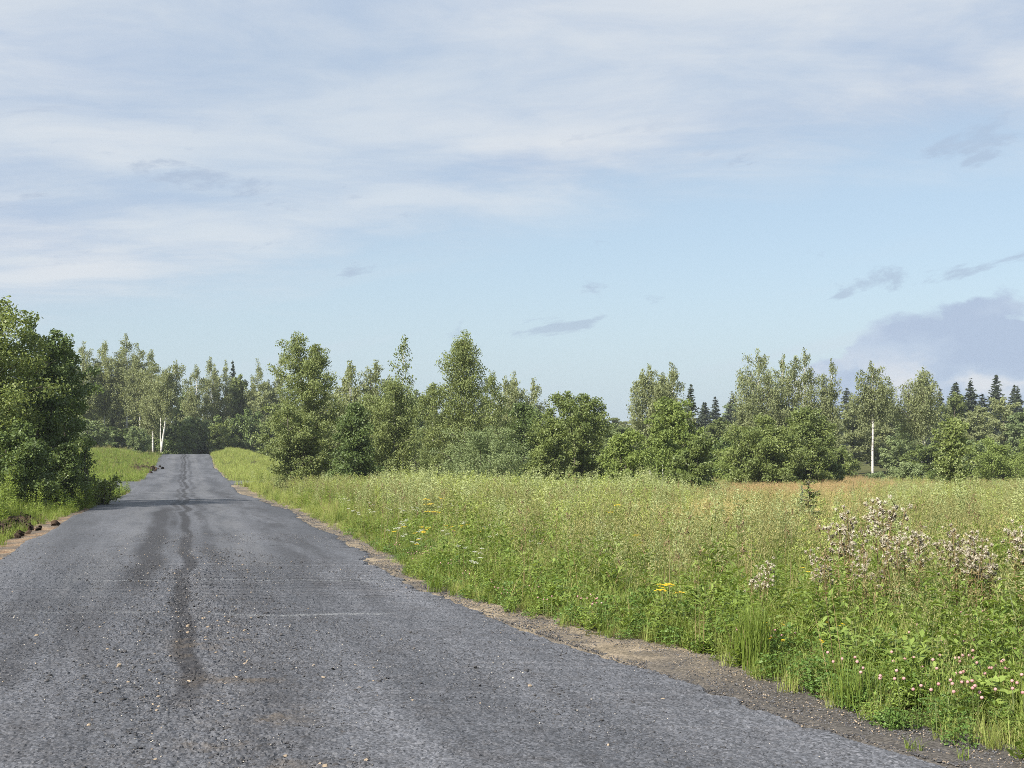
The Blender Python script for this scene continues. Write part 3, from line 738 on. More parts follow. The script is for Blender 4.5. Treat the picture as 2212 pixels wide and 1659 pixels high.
def clods(name, cx, cy, n, sx, sy, s0, s1, label, ang=0):
    p = r.normal(size=(n, 2))*[sx, sy]; c, s_ = math.cos(ang), math.sin(ang)
    x = cx+p[:, 0]*c-p[:, 1]*s_; y = cy+p[:, 0]*s_+p[:, 1]*c
    s = r.uniform(s0, s1, n)
    pr = [raw_mesh('clod', chip(np.random.default_rng(90+i))[0], [M['soil']], False) for i in range(4)]
    scatter(name, pr, np.stack([x, y, zt(x, y)+s*.4+.04*np.exp(-(p[:, 0]/sx)**2)], 1), r.random((n, 3))*6, np.stack([s, s*.8, s*.8], 1), r.integers(0, 4, n), label, 'soil')
clods('soil_bank', -10.64, 26, 700, .22, 1.5, .04, .13, 'dark turned soil heaped beside the left road edge', math.atan(K))
clods('soil_scar', -31.6, 106, 240, .5, 4.0, .08, .26, 'dark bare soil scar on the slope of the left mound', math.atan(K))

# ------------------------------------------------------------------ trees and shrubs
def crown_mesh(clumps, per, leaf, r, mat, up=.5, aspect=.6, weep=0.0, tri=False):
    """clumps: (n,4) centre + radius; leaves gather round them, weep lets them hang down in strings"""
    n = len(clumps); k = r.poisson(per*np.clip(clumps[:, 3]/clumps[:, 3].mean(), .4, 2.2))
    own = np.repeat(np.arange(n), k); N = len(own)
    d = unit(r.normal(size=(N, 3)))*(r.random(N)**.45)[:, None]*clumps[own, 3][:, None]
    d[:, 2] *= .72
    C = clumps[own, :3]+d
    ax = None
    if weep > 0:
        C[:, 2] -= r.exponential(1, N)*weep*.6
        ax = np.tile([0, 0, -1.3], (N, 1))
    L = leaf*r.uniform(.65, 1.35, N)
    V, Fq = leaf_quads(C, L, r, up, aspect, ax, tri)
    ct = r.random(n)
    tint = np.clip(.55*ct[own]+.45*r.random(N), 0, 1)
    return raw_mesh('crown', [(V, Fq, 0, tint)], [mat])

def skeleton(H, R, base, shape, nb, r, lean=0., wob=.03, elev=(.25, 1.15), trunk_r=None, top=.97, droop=0.0):
    """trunk spine, main branches and the clump centres for the leaves"""
    n = 14; s = np.linspace(0, top, n)
    wv = np.cumsum(r.normal(size=(n, 2)), 0)*wob*H/n; wv -= wv[0]
    sp = np.stack([wv[:, 0]+lean*H*s**1.3, wv[:, 1], H*s], 1)
    tr = (trunk_r or H*.011)*(1-.9*s)**.9+.006
    br, cl = [], []
    ga = r.random()*6
    for i in range(nb):
        u = (i+r.random())/nb; h = base+(top-base)*u
        if shape == 'round': L = R*math.sqrt(max(.05, 1-(1.7*u-.75)**2/1.0))
        elif shape == 'cone': L = R*(1.03-u)**.62
        elif shape == 'egg': L = R*min(1, .62+1.5*u)*max(.10, 1-u**3.8)**.55
        elif shape == 'fan': L = R*(.55+.5*u)*max(.1, 1-u**4)
        else: L = R*max(.1, 1-u**3)**.5
        L *= r.uniform(.62, 1.1)
        ga += 2.4+r.normal()*.3
        rise = (elev[0]+(elev[1]-elev[0])*u)*.75+r.normal()*.1
        h = max(base*.6, h-.62*rise*L/H)
        p0 = np.array([np.interp(h, s, sp[:, j]) for j in range(3)])
        d = np.array([math.cos(ga), math.sin(ga), rise])
        q = np.linspace(0, 1, 6)[:, None]
        P = p0+d*L*q+np.array([0, 0, 1.])*L*(.06-droop)*q**2+np.cumsum(r.normal(size=(6, 3)), 0)*.035*L*q
        br.append((P, np.linspace(max(.008, np.interp(h, s, tr)*.5), .005, 6)))
        m = max(3, int(3+L*1.8))
        for k in range(m):
            f = .25+.78*(k+r.random())/m
            pc = np.array([np.interp(min(f, 1), q[:, 0], P[:, j]) for j in range(3)])
            off = unit(r.normal(size=3))*L*.22*(.3+f); off[2] = abs(off[2])*.6
            cl.append([*(pc+off), (.13+R*(.11+.15*r.random()))*(1.15-.35*f)])
            if k % 2 == 0: br.append((np.stack([pc, pc+off*.6, pc+off]), np.array([.012, .008, .004])))
    for k in range(4): cl.append([*(sp[-1]+np.array([0, 0, H*.03*(k-1.5)])+r.normal(size=3)*.05*R), .10+.10*R])
    cl = np.array(cl)
    ax = np.stack([np.interp(cl[:, 2], sp[:, 2], sp[:, j]) for j in (0, 1)], 1)
    q = np.percentile(np.linalg.norm(cl[:, :2]-ax, axis=1)+cl[:, 3]*.8, 93)
    k = R/max(q, 1e-3)
    def widen(P):
        P = P.copy(); c = np.stack([np.interp(P[:, 2], sp[:, 2], sp[:, j]) for j in (0, 1)], 1)
        P[:, :2] = c+(P[:, :2]-c)*k; return P
    br = [(widen(P), R_) for P, R_ in br]; cl[:, :3] = widen(cl[:, :3])
    return sp, tr, br, cl

def tree_meshes(seed, H, R, base, shape, nb, per, leaf, mat, bark, up=.5, aspect=.6, weep=0., lean=0., trunk_r=None, elev=(.25, 1.15), wob=.03, droop=0., stems=1, spreadr=0., top=.97, tri=False, leaders=1):
    r = np.random.default_rng(seed)
    ts_, bs, cs = [], [], []
    m = max(stems, leaders)
    for i in range(m):
        hh = H*(1 if i == 0 else r.uniform(.74, .97))
        a = i*6.283/m+r.random()*1.2
        dd = 0 if m == 1 else (spreadr*math.sqrt(r.random()) if stems > 1 else R*r.uniform(.25, .5)*(i > 0))
        sp, tr, br, cl = skeleton(hh, R*(1 if m == 1 else .68), base if i == 0 else max(base, .25 if leaders > 1 else base), shape, max(5, nb//m), r, lean if m == 1 else lean*.5, wob, elev, trunk_r, top, droop)
        rot = np.array([[math.cos(a), -math.sin(a), 0], [math.sin(a), math.cos(a), 0], [0, 0, 1]]) if stems > 1 else np.eye(3)
        o = np.array([math.cos(a)*dd, math.sin(a)*dd, 0])
        if stems > 1: splay = lambda P: P@rot.T+o*(.35+.65*np.clip(P[:, 2:3]/H, 0, 1))
        else: splay = lambda P: P+o*sst(base*.7, base*.7+.35, P[:, 2:3]/H)
        if i == 0 or stems > 1: ts_.append((splay(sp)-np.array([0, 0, .08]), tr))
        else: bs.append((splay(sp)[4:], tr[4:]*.6))
        bs += [(splay(P), R_) for P, R_ in br]
        c2 = cl.copy(); c2[:, :3] = splay(cl[:, :3]); cs.append(c2)
    cs = np.concatenate(cs); cs = cs[cs[:, 2] > .12]
    if m > 1:
        k = R/np.percentile(np.linalg.norm(cs[:, :2], axis=1)+cs[:, 3]*.8, 94)
        cs[:, :2] *= k; cs[:, 3] *= math.sqrt(max(1, k))
        for P, _ in bs: P[:, :2] *= k
    V, Fq = tubes(ts_, 8); tm = raw_mesh('trunk', [(V, Fq, 0)], [bark], True)
    V, Fq = tubes(bs, 4); bm = raw_mesh('branchwork', [(V, Fq, 0)], [M['twig'] if bark is M['birch_bark'] else bark], True)
    return tm, bm, crown_mesh(cs, per, leaf, r, mat, up, aspect, weep, tri)

def spruce_meshes(seed, H, R, tiers, per, leaf, mat, gap=.05):
    r = np.random.default_rng(seed)
    sp = np.stack([r.normal(size=8)*.01, r.normal(size=8)*.01, np.linspace(-.05, H, 8)], 1)
    V, Fq = tube(sp, np.linspace(H*.012+.01, .006, 8), 7); tm = raw_mesh('trunk', [(V, Fq, 0)], [M['bark']], True)
    bs, C, A = [], [], []
    for i in range(tiers):
        u = (i+.5)/tiers; z0 = H*(gap+(1-gap)*u); L0 = R*(1-u)**.85+.02*R
        k = int(7+4*(1-u)); a0 = r.random()*6
        for j in range(k):
            a = a0+j*6.283/k+r.normal()*.2; L = L0*r.uniform(.6, 1.2); z = z0+r.normal()*H*.5/tiers
            q = np.linspace(0, 1, 5)[:, None]
            P = np.array([0, 0, z])+np.array([math.cos(a), math.sin(a), 0])*L*q+np.array([0, 0, 1.])*L*((-.42*(1-u)+.15)*q+.16*q**2)
            bs.append((P, np.linspace(.012, .004, 5)))
            m = max(2, int(per*L/R)); f = r.random(m)**.75
            pc = np.stack([np.interp(f, q[:, 0], P[:, c]) for c in range(3)], 1)
            side = np.array([-math.sin(a), math.cos(a), 0])
            lat = r.normal(size=m)*.20*L*(1.05-f)
            pc = pc+side*lat[:, None]; pc[:, 2] -= np.abs(r.normal(size=m))*.10*L
            C.append(pc); A.append(np.array([math.cos(a), math.sin(a), -.35])*1.0+side*np.sign(lat)[:, None]*.8)
    V, Fq = tubes(bs, 3); bm = raw_mesh('branchwork', [(V, Fq, 0)], [M['bark']], True)
    C = np.concatenate(C); A = np.concatenate(A)
    V, Fq = leaf_quads(C, leaf*r.uniform(.7, 1.3, len(C)), r, .5, .34, A*2)
    return tm, bm, raw_mesh('crown', [(V, Fq, 0, r.random(len(C)))], [mat])

def plant_tree(name, meshes, u, d, label, cat, rz=0., scale=(1, 1, 1), group=None, dz=-.03, extra=()):
    x = (u-CU)/F*d
    root = empty(name, (x, d, float(zt(x, d))+dz), rz, scale)
    tag(root, label, cat, group)
    for nm, me in zip(('trunk', 'branchwork', 'crown'), meshes):
        c = link(nm, me, root)
        if nm == 'branchwork': c['kind'] = 'stuff'
    for nm, me in extra: link(nm, me, root)
    return root

def size(u, vtop, d, wpx):
    x = (u-CU)/F*d; zb = float(zt(x, d)); zt_ = EYE-(vtop-HOR)/F*d
    return zt_-zb, wpx/F*d*.5

_seed = [100]
def own_tree(name, kind, u, vtop, d, wpx, label, cat='tree', **kw):
    """a tree or shrub built for its own place and size"""
    H, R = size(u, vtop, d, wpx); _seed[0] += 1; s = kw.pop('seed', _seed[0])
    q = dict(KIND[kind]); q.update(kw)
    per = q.pop('per'); nb = q.pop('nb')
    nm = int(nb*max(1, q.get('dens', 1)))
    q.pop('dens', None)
    ms = tree_meshes(s, H*.965, R*1.04, nb=nm, per=per, **q)
    return plant_tree(name, ms, u, d, label, cat, rz=(s*1.7) % 6.28)

KIND = {
 'birch':  dict(base=.10, shape='egg', nb=46, per=95, leaf=.105, mat=M['birch_leaf'], bark=M['birch_bark'], weep=.12, elev=(.35, 1.2), trunk_r=.06),
 'alder':  dict(base=.06, shape='round', nb=44, per=95, leaf=.12, mat=M['alder_leaf'], bark=M['bark'], elev=(.2, 1.15), aspect=.72, trunk_r=.06),
 'bush':   dict(base=.04, shape='round', nb=44, per=90, leaf=.11, mat=M['lime_leaf'], bark=M['bark'], elev=(.1, 1.1), stems=5, spreadr=.5, aspect=.6, trunk_r=.03),
 'willow': dict(base=.04, shape='round', nb=54, per=90, leaf=.10, mat=M['willow_leaf'], bark=M['bark'], elev=(.2, 1.25), stems=7, spreadr=.9, aspect=.32, up=.2, trunk_r=.03),
}

# left roadside trees, nearest first
own_tree('alder_tree', 'alder', -40, 612, 36, 330, 'tall leafy tree at the left edge of the picture, nearest to the road', nb=70, per=150, leaf=.085, stems=3, spreadr=.9, base=.10)
own_tree('alder_tree', 'alder', 92, 685, 38.5, 190, 'slim tree with loose leafy top shoots right of the tallest left tree', nb=46, per=120, leaf=.085, shape='egg', base=.10, stems=2, spreadr=.4, mat=M['alder_dark'])
own_tree('alder_tree', 'alder', 135, 735, 41, 165, 'dark rounded tree at the right end of the left roadside group', nb=44, per=130, leaf=.085, stems=2, spreadr=.5, base=.10, mat=M['alder_dark'])
own_tree('roadside_shrub', 'bush', 40, 905, 33.5, 170, 'dark leafy shrub under the tallest tree on the left verge', 'shrub', mat=M['alder_dark'], per=110, leaf=.075)
own_tree('roadside_shrub', 'bush', 130, 950, 36, 120, 'small dark shrub at the foot of the left roadside trees', 'shrub', mat=M['alder_dark'], per=90, leaf=.075)
own_tree('roadside_sapling', 'bush', 182, 950, 37.5, 70, 'thin bare stemmed sapling leaning out from the left trees', 'sapling', per=16, leaf=.075, base=.3, stems=4, nb=20, spreadr=.35, mat=M['alder_dark'])
own_tree('roadside_shrub', 'bush', 222, 1030, 40, 90, 'low spreading shrub beside the left road edge near the junction', 'shrub', per=16, leaf=.08, mat=M['alder_leaf'], nb=22)

# group right of the road
own_tree('birch_tree', 'birch', 668, 710, 66, 165, 'tall dense birch nearest the road in the centre group', nb=74, per=125, base=.08, stems=2, spreadr=.8)
own_tree('alder_shrub', 'alder', 640, 868, 62.5, 150, 'leafy shrub in front of the tall dense birch on its road side', 'shrub', nb=46, per=100, leaf=.105, stems=3, spreadr=.6, mat=M['birch_leaf'])
own_tree('alder_tree', 'alder', 768, 868, 59, 125, 'dark layered young tree standing foremost in the centre group', nb=46, per=110, leaf=.10, shape='cone', base=.03, mat=M['alder_dark'])
own_tree('birch_sapling', 'birch', 868, 716, 67, 74, 'tall thin young birch with a sparse see-through top', 'sapling', nb=34, per=13, base=.30, leaf=.13, weep=.02, shape='egg', trunk_r=.034)
own_tree('birch_tree', 'birch', 850, 815, 64, 140, 'bushy birch behind the thin sparse topped birch', nb=52, per=95)
own_tree('birch_tree', 'birch', 800, 850, 75, 130, 'shorter birch between the dense birch and the sparse sapling', nb=46, per=95)
own_tree('birch_tree', 'birch', 1003, 712, 69, 175, 'broad pointed birch at the right of the centre group', nb=76, per=105, shape='cone', base=.13, leaf=.105)
own_tree('birch_tree', 'birch', 1062, 800, 74, 80, 'narrow birch close against the right of the broad pointed birch', nb=34, per=85)
own_tree('birch_tree', 'birch', 935, 820, 72, 90, 'narrow birch against the left of the broad pointed birch', nb=34, per=90)
own_tree('willow_shrub', 'willow', 1045, 925, 54, 220, 'rounded grey green willow bush below the broad pointed birch', 'shrub', per=120)
own_tree('willow_shrub', 'willow', 945, 960, 57, 90, 'small willow bush left of the rounded grey green willow', 'shrub', per=90, mat=M['birch_leaf'])
own_tree('alder_tree', 'alder', 1248, 842, 67, 160, 'dark round topped tree standing alone in the middle of the picture', nb=60, per=120, leaf=.11, base=.04, stems=2, spreadr=.7)
own_tree('alder_shrub', 'alder', 1185, 905, 64, 110, 'leafy shrub at the lower left of the round topped middle tree', 'shrub', nb=40, per=95, leaf=.105)
own_tree('alder_tree', 'alder', 1130, 865, 80, 110, 'dark green tree filling the gap behind the grey green willow', nb=40, per=90, leaf=.12, mat=M['alder_dark'])
own_tree('broadleaf_bush', 'bush', 1352, 925, 58, 130, 'yellow green bush right of the round topped middle tree', 'shrub', per=115)
own_tree('broadleaf_tree', 'alder', 1452, 860, 66, 120, 'leafy tree crowning the bushes right of the middle tree', nb=46, per=95, leaf=.125, mat=M['lime_leaf'])
own_tree('broadleaf_bush', 'bush', 1440, 930, 60, 120, 'bright green bush in the thicket below the paired birches', 'shrub', per=115)
own_tree('broadleaf_bush', 'bush', 1500, 940, 54, 100, 'dark leafy bush at the right end of the thicket, reaching the grass', 'shrub', per=120, mat=M['alder_leaf'])
own_tree('birch_sapling', 'birch', 1432, 965, 47, 56, 'young pale leaved sapling in front of the thicket', 'sapling', nb=18, per=28, leaf=.085, mat=M['lime_leaf'], trunk_r=.02)
own_tree('broadleaf_bush', 'bush', 1590, 965, 82, 110, 'low green bush left of the big round bush by the tall birches', 'shrub', per=100)
own_tree('broadleaf_bush', 'bush', 1652, 900, 74, 190, 'big round glossy leaved bush below the tall right birches', 'shrub', per=140, leaf=.13, mat=M['alder_leaf'], nb=60)
own_tree('alder_tree', 'alder', 1742, 880, 78, 120, 'dark tree at the right shoulder of the big round bush', nb=50, per=110, leaf=.12)
own_tree('broadleaf_bush', 'bush', 1795, 985, 80, 70, 'small dark bush right of the big round bush at the field edge', 'shrub', per=80, mat=M['alder_dark'])
own_tree('broadleaf_tree', 'alder', 2056, 900, 62, 88, 'young broad leaved tree on a thin stem at the right field edge', nb=34, per=36, leaf=.13, base=.28, trunk_r=.04, mat=M['alder_leaf'])
own_tree('broadleaf_bush', 'bush', 1962, 1000, 96, 90, 'low greyish bush between the two white trunked birches', 'shrub', per=80, mat=M['willow_leaf'])
own_tree('broadleaf_bush', 'bush', 1895, 1022, 98, 56, 'smallest low bush at the foot of the whitest birch trunk', 'shrub', per=60, mat=M['willow_leaf'])
own_tree('broadleaf_bush', 'bush', 2150, 945, 88, 130, 'green bush at the far right field edge', 'shrub', per=100)
own_tree('broadleaf_bush', 'bush', 2235, 940, 84, 110, 'bush cut by the right edge of the picture', 'shrub', per=100)
own_tree('broadleaf_bush', 'bush', 2060, 985, 78, 80, 'dark low bush behind the young thin stemmed tree', 'shrub', per=90, mat=M['alder_dark'])

# tall silver birches with visible stems, each with its own fork
def tall_birch(u, vtop, d, wpx, label, base=.35, forks=((.3, .05, .9),), per=34, nb=40, trunk_r=.12, lean=0., weep=1.0, mat='birch_far', seed=None, leaf=.18):
    H, R = size(u, vtop, d, wpx*1.28); _seed[0] += 1; s = seed or _seed[0]
    ms = tree_meshes(s, H*.97, R, base, 'egg', nb, per*1.6, leaf, M[mat], M['birch_bark'], weep=weep*.8, lean=lean, trunk_r=trunk_r, elev=(.6, 1.25), wob=.02, droop=.12, tri=True, leaders=3)
    ex = []
    rr = np.random.default_rng(s+5)
    for h0, dxh, h1 in forks:
        q = np.linspace(0, 1, 9)
        P = np.stack([.5*lean*H*(h0+(h1-h0)*q)**1.3+dxh*H*q**.8, rr.normal(size=9)*.01*H*q+.02*H*q, H*(h0+(h1-h0)*q)], 1)
        V, Fq = tube(P, np.linspace(trunk_r*.62, .02, 9), 7)
        ex.append(('limb', raw_mesh('limb', [(V, Fq, 0)], [M['birch_bark']], True)))
    x = (u-CU)/F*d
    root = empty('silver_birch', (x, d, float(zt(x, d))-.03)); tag(root, label, 'tree')
    for nm, me in zip(('trunk', 'branchwork', 'crown'), ms):
        c = link(nm, me, root)
        if nm == 'branchwork': c['kind'] = 'stuff'
    for nm, me in ex: link(nm, me, root)
    return root
tall_birch(1640, 748, 125, 105, 'broadest tall birch, leftmost of the tall group on the right', .42, ((.32, .05, .85), (.4, -.06, .8)), per=34, nb=52)
tall_birch(1692, 758, 128, 70, 'tall birch in the middle of the right birch group', .32, ((.4, .03, .85),), per=34)
tall_birch(1737, 750, 126, 80, 'tall dense crowned birch at the right of the birch group', .30, ((.45, -.04, .8),), per=36)
tall_birch(1796, 768, 124, 56, 'slender drooping birch standing right of the birch group', .42, (), per=30, weep=1.6)
tall_birch(1885, 776, 118, 78, 'birch with the whitest bare trunk and a small high crown', .70, ((.50, .035, .86), (.50, -.03, .84)), per=34, trunk_r=.125, weep=.8, nb=36)
tall_birch(1993, 787, 121, 105, 'broad drooping birch with spreading pale limbs at the right', .50, ((.28, .10, .72), (.32, .03, .8), (.30, -.02, .78)), per=34, weep=1.6, nb=48)
tall_birch(1404, 784, 120, 88, 'left one of the paired birches behind the thicket', .25, ((.3, -.04, .8),), per=50, nb=46)
tall_birch(1452, 779, 121, 84, 'right one of the paired birches behind the thicket', .25, ((.35, .05, .8),), per=50, nb=46)
tall_birch(1112, 800, 118, 84, 'pale birch crown rising right of the broad pointed birch', .25, (), per=44)
tall_birch(1152, 815, 120, 80, 'lower pale birch right of the other pale crown in the middle', .25, (), per=44)
tall_birch(757, 775, 112, 84, 'pale birch crown showing just right of the tall dense birch', .25, (), per=48)
tall_birch(812, 772, 114, 90, 'pale birch crown left of the sparse topped sapling', .25, (), per=48)
tall_birch(1625, 848, 119, 74, 'low drooping birch at the left foot of the tall birch group', .15, (), per=55, weep=1.3)
# behind the left mound
LB = ((182, 733, 158, 62, 'leftmost pale birch behind the left mound'), (226, 729, 160, 56, 'second pale birch from the left behind the mound'),
      (274, 716, 161, 62, 'tallest birch behind the left mound, trunk showing'), (302, 742, 157, 56, 'birch just right of the tallest one behind the mound'),
      (330, 750, 154, 56, 'thin crowned birch left of the forked birch'), (372, 772, 150, 64, 'forked birch with pale leaning stems beside the road crest'))
for i, (u, vt, d, w, lb) in enumerate(LB):
    fk = {2: ((.35, .02, .8),), 5: ((.07, -.10, .85), (.16, .02, .8))}.get(i, ())
    tall_birch(u if i < 5 else 347, vt, d, w*1.25, lb, (.40, .40, .48, .45, .28, .5)[i], fk, per=44, lean=.0 if i != 5 else .34, weep=.9, trunk_r=.12)
for u, vt, d, w, lb in ((424, 786, 172, 60, 'birch at the left side of the gap over the road'), (458, 766, 176, 60, 'rounded tallest birch above the end of the road'), (488, 776, 178, 54, 'birch just right of the rounded tallest one above the road'),
                        (558, 772, 180, 58, 'slim birch with a pointed top left of the centre group'), (602, 765, 182, 64, 'birch crown half hidden by the tall dense birch')):
    tall_birch(u, vt, d, w, lb, .25, (), per=46, weep=1.0)

# shared shapes for the woods behind
proto_leafy = [tree_meshes(300+i, 10, 3.0, .12, 'egg' if i % 2 else 'round', 40, 60, .26, M[m], M['bark'], elev=(.3, 1.2), trunk_r=.12, tri=True, leaders=2) for i, m in enumerate(('birch_leaf', 'birch_far', 'birch_far', 'willow_leaf'))]
proto_bush = [tree_meshes(320+i, 4, 2.3, .04, 'round', 36, 60, .2, M[m], M['bark'], stems=5, spreadr=.9, trunk_r=.03, tri=True) for i, m in enumerate(('alder_leaf', 'willow_leaf', 'alder_dark'))]
proto_spruce = [spruce_meshes(340+i, 14, 2.6, 34, 60, .40, M['spruce_needle']) for i in range(3)]
def copy_tree(name, protos_, i, u, vtop, d, wpx, label, cat, H0, R0, group=None):
    H, R = size(u, vtop, d, wpx*(1.9 if H0 == 14 else 1.2))
    return plant_tree(name, protos_[i % len(protos_)], u, d, label, cat, (i*2.39) % 6.28, (R/R0, R/R0, H/H0), group)
SP = ((503, 778, 190, 34, 'lone spruce spire above the trees left of the centre group'), (1492, 828, 128, 46, 'dark spruce beside the paired birches'), (1880, 832, 205, 36, 'dark spruce behind the whitest birch'),
      (1925, 838, 210, 34, 'spruce spire between the two white trunked birches'), (2066, 824, 200, 44, 'leftmost tall spruce at the far right'), (2096, 820, 205, 56, 'broad spruce second in the far right row'),
      (2152, 808, 200, 52, 'tallest spruce at the far right'), (2122, 850, 180, 60, 'spruce in front of the broad one at the far right'), (2198, 836, 205, 46, 'spruce at the right edge of the picture'),
      (1520, 868, 225, 40, 'small far spruce right of the paired birches'), (1545, 856, 228, 42, 'far spruce with the highest tip in the dark gap'), (1578, 862, 226, 40, 'far spruce right in the dark gap before the birch group'),
      (2030, 838, 215, 40, 'spruce behind the broad drooping birch'), (1290, 888, 150, 40, 'thin spruce behind the round topped middle tree'))
for i, (u, vt, d, w, lb) in enumerate(SP): copy_tree('spruce_tree', proto_spruce, i, u, vt, d, w, lb, 'tree', 14, 2.6)
WD = ((1558, 905, 140, 90, 'green tree in the dark gap behind the thicket'), (1840, 872, 150, 90, 'tree behind the slender drooping birch'), (1922, 880, 155, 100, 'tree behind the whitest birch on its right'),
      (1965, 905, 140, 90, 'tree filling in left of the broad drooping birch'), (2062, 852, 160, 90, 'pale tree right of the broad drooping birch'), (2112, 880, 150, 90, 'middle sized tree before the far right spruces'),
      (2170, 862, 155, 100, 'rounded tree under the tallest spruce'), (2215, 885, 150, 90, 'tree at the right picture edge below the spruces'), (1700, 900, 145, 110, 'tree behind the big round bush'),
      (1775, 905, 140, 90, 'tree behind the dark tree at the round bush'), (1235, 905, 120, 110, 'green tree hidden behind the round topped middle tree'), (1330, 918, 130, 100, 'tree showing between the middle tree and the paired birches'),
      (205, 800, 170, 90, 'tree in the second row behind the leftmost birches'), (255, 812, 172, 90, 'tree in the second row below the tallest left birch'), (312, 800, 174, 90, 'tree in the second row left of the forked birch'),
      (395, 850, 178, 70, 'small tree under the gap at the end of the road'), (520, 815, 182, 90, 'tree left of the slim pointed birch'), (575, 830, 175, 90, 'dark tree at the left foot of the centre group'),
      (700, 850, 130, 110, 'tree behind the tall dense birch on its right'), (900, 850, 125, 100, 'tree behind the sparse sapling on its right'), (1080, 880, 130, 100, 'tree behind the grey green willow bush'))
for i, (u, vt, d, w, lb) in enumerate(WD): copy_tree('wood_tree', proto_leafy, i, u, vt, d, w, lb, 'tree', 10, 3.0)
BS = ((300, 922, 138, 44, 'small yellow green bush on top of the left mound', 1), (385, 915, 160, 70, 'dark bush where the road ends at the crest', 2), (432, 902, 166, 80, 'light green bush above the left half of the road end', 1), (478, 912, 164, 70, 'green bush above the right half of the road end', 0),
      (530, 890, 168, 90, 'dark green bush right of the road crest', 2), (590, 905, 160, 80, 'bush between the road crest and the centre group', 0), (240, 925, 160, 100, 'bush in the shade behind the left mound', 2),
      (190, 905, 150, 90, 'bush behind the mound beside the left roadside trees', 1), (345, 930, 162, 60, 'dark bush behind the forked birch', 2), (1815, 965, 112, 80, 'bush behind the small dark bush at the field edge', 0), (1945, 950, 128, 80, 'bush behind the low greyish bush', 1),
      (2010, 960, 112, 100, 'bush at the foot of the broad drooping birch', 0), (2110, 950, 105, 110, 'bush between the young tree and the right edge', 1), (1280, 960, 90, 120, 'bush behind the middle of the thicket', 0), (1550, 950, 95, 110, 'bush in the dark gap right of the thicket', 2), (1715, 960, 100, 100, 'bush behind the big round bush', 0))
for i, (u, vt, d, w, lb, k) in enumerate(BS): copy_tree('wood_bush', proto_bush, k, u, vt, d, w, lb, 'shrub', 4, 2.3)
rr = np.random.default_rng(77)
for i in range(56):
    u = -250+i*48+rr.normal()*10; d = rr.uniform(215, 275); vt = np.interp(u, [0, 400, 700, 1300, 1600, 1900, 2212], [850, 870, 870, 905, 872, 856, 846])+rr.normal()*10
    where = ('behind the left mound' if u < 420 else 'behind the centre birches' if u < 1130 else 'behind the middle tree and thicket' if u < 1560 else 'behind the tall right birches' if u < 1960 else 'at the far right')
    con = rr.random() < (.8 if u > 1480 else .15)
    if con: copy_tree('forest_tree', proto_spruce, i, u, vt-8, d, 50, 'dark conifer in the distant forest '+where, 'tree', 14, 2.6, 'distant forest conifers '+where)
    else: copy_tree('forest_tree', proto_leafy, i, u, vt, d, 105, 'leafy tree in the distant forest '+where, 'tree', 10, 3.0, 'distant forest leafy trees '+where)

# ------------------------------------------------------------------ young conifers in the meadow
def sapling_conifer(u, d, vtop, wpx, mat, tiers, per, leaf, label, gap=.05):
    H, R = size(u, vtop, d, wpx); _seed[0] += 1
    plant_tree('young_conifer', spruce_meshes(_seed[0], H, R, tiers, per, leaf, mat, gap), u, d, label, 'sapling')
sapling_conifer(1748, 22, 1018, 135, M['young_spruce'], 10, 75, .055, 'small green spruce standing in the golden grass')
sapling_conifer(1732, 27, 1052, 26, M['blue_needle'], 9, 70, .055, 'little blue green pine beside the small green spruce')
sapling_conifer(1240, 46, 948, 52, M['young_spruce'], 9, 34, .10, 'thin young spruce with a long bare leader before the middle tree', .1)

# ------------------------------------------------------------------ flowering and dry plants one can pick out
def disc(c, rad, r, k=7, dome=.25):
    a = np.arange(k)*6.283/k; R_ = rad*r.uniform(.85, 1.1, k)
    V = np.concatenate([[c+np.array([0, 0, rad*dome])], c+np.stack([np.cos(a)*R_, np.sin(a)*R_, np.zeros(k)], 1)])
    i = np.arange(k); return V, np.stack([np.zeros(k, int), 1+i, 1+(i+1) % k], 1)
def ball(c, rad, squash=1.0):
    V, Fq = [], []
    for i, ph in enumerate((-1.57, -.7, .1, .8, 1.57)):
        a = np.arange(7)*6.283/7+i*.4
        V.append(np.stack([np.cos(a)*math.cos(ph), np.sin(a)*math.cos(ph), np.full(7, math.sin(ph)*squash)], 1)*rad+c)
    V = np.concatenate(V); i, j = np.meshgrid(np.arange(4), np.arange(7), indexing='ij'); i = i.ravel(); j = j.ravel(); j2 = (j+1) % 7
    return V, np.stack([i*7+j, i*7+j2, (i+1)*7+j2, (i+1)*7+j], 1)

def flower_proto(seed, h, nst, mat, head_r, nper, spread_r, flat=True, leafL=.07, leafmat=None):
    """stem, foliage and one mesh for each flower head"""
    r = np.random.default_rng(seed)
    az_ = r.random(nst)*6.283; ln = r.uniform(.05, .3, nst); hh = h*r.uniform(.82, 1.0, nst)
    b = spread(nst, r, .06)
    V, Fq, own = blades(b, az_, hh, ln, np.full(nst, .007), 4, .6)
    stem = raw_mesh('stem', [(V, Fq, 0)], [M['stem']])
    fp, fm = forb(r, nst+1, h*.4, h*.75, leafL, .34, 12, leafmat or M['forb'])
    fol = raw_mesh('foliage', merge(fp), fm)
    heads = []
    for i in range(nst):
        top_ = b[i]+np.array([math.cos(az_[i])*ln[i]*hh[i], math.sin(az_[i])*ln[i]*hh[i], hh[i]*(1-.35*ln[i])])
        pcs = []
        for k in range(nper):
            a = k*2.4; q = spread_r*math.sqrt((k+.5)/nper)
            c = top_+np.array([math.cos(a)*q, math.sin(a)*q, r.normal()*.006])
            if flat: V, Fq = disc(c, head_r, r)
            else: V, Fq = ball(c, head_r, .9)
            pcs.append((V, Fq, 0, np.full(len(Fq), r.random()) if flat else r.random(len(Fq))))
        heads.append(raw_mesh('flower_head', pcs, [mat], not flat))
    return stem, fol, heads

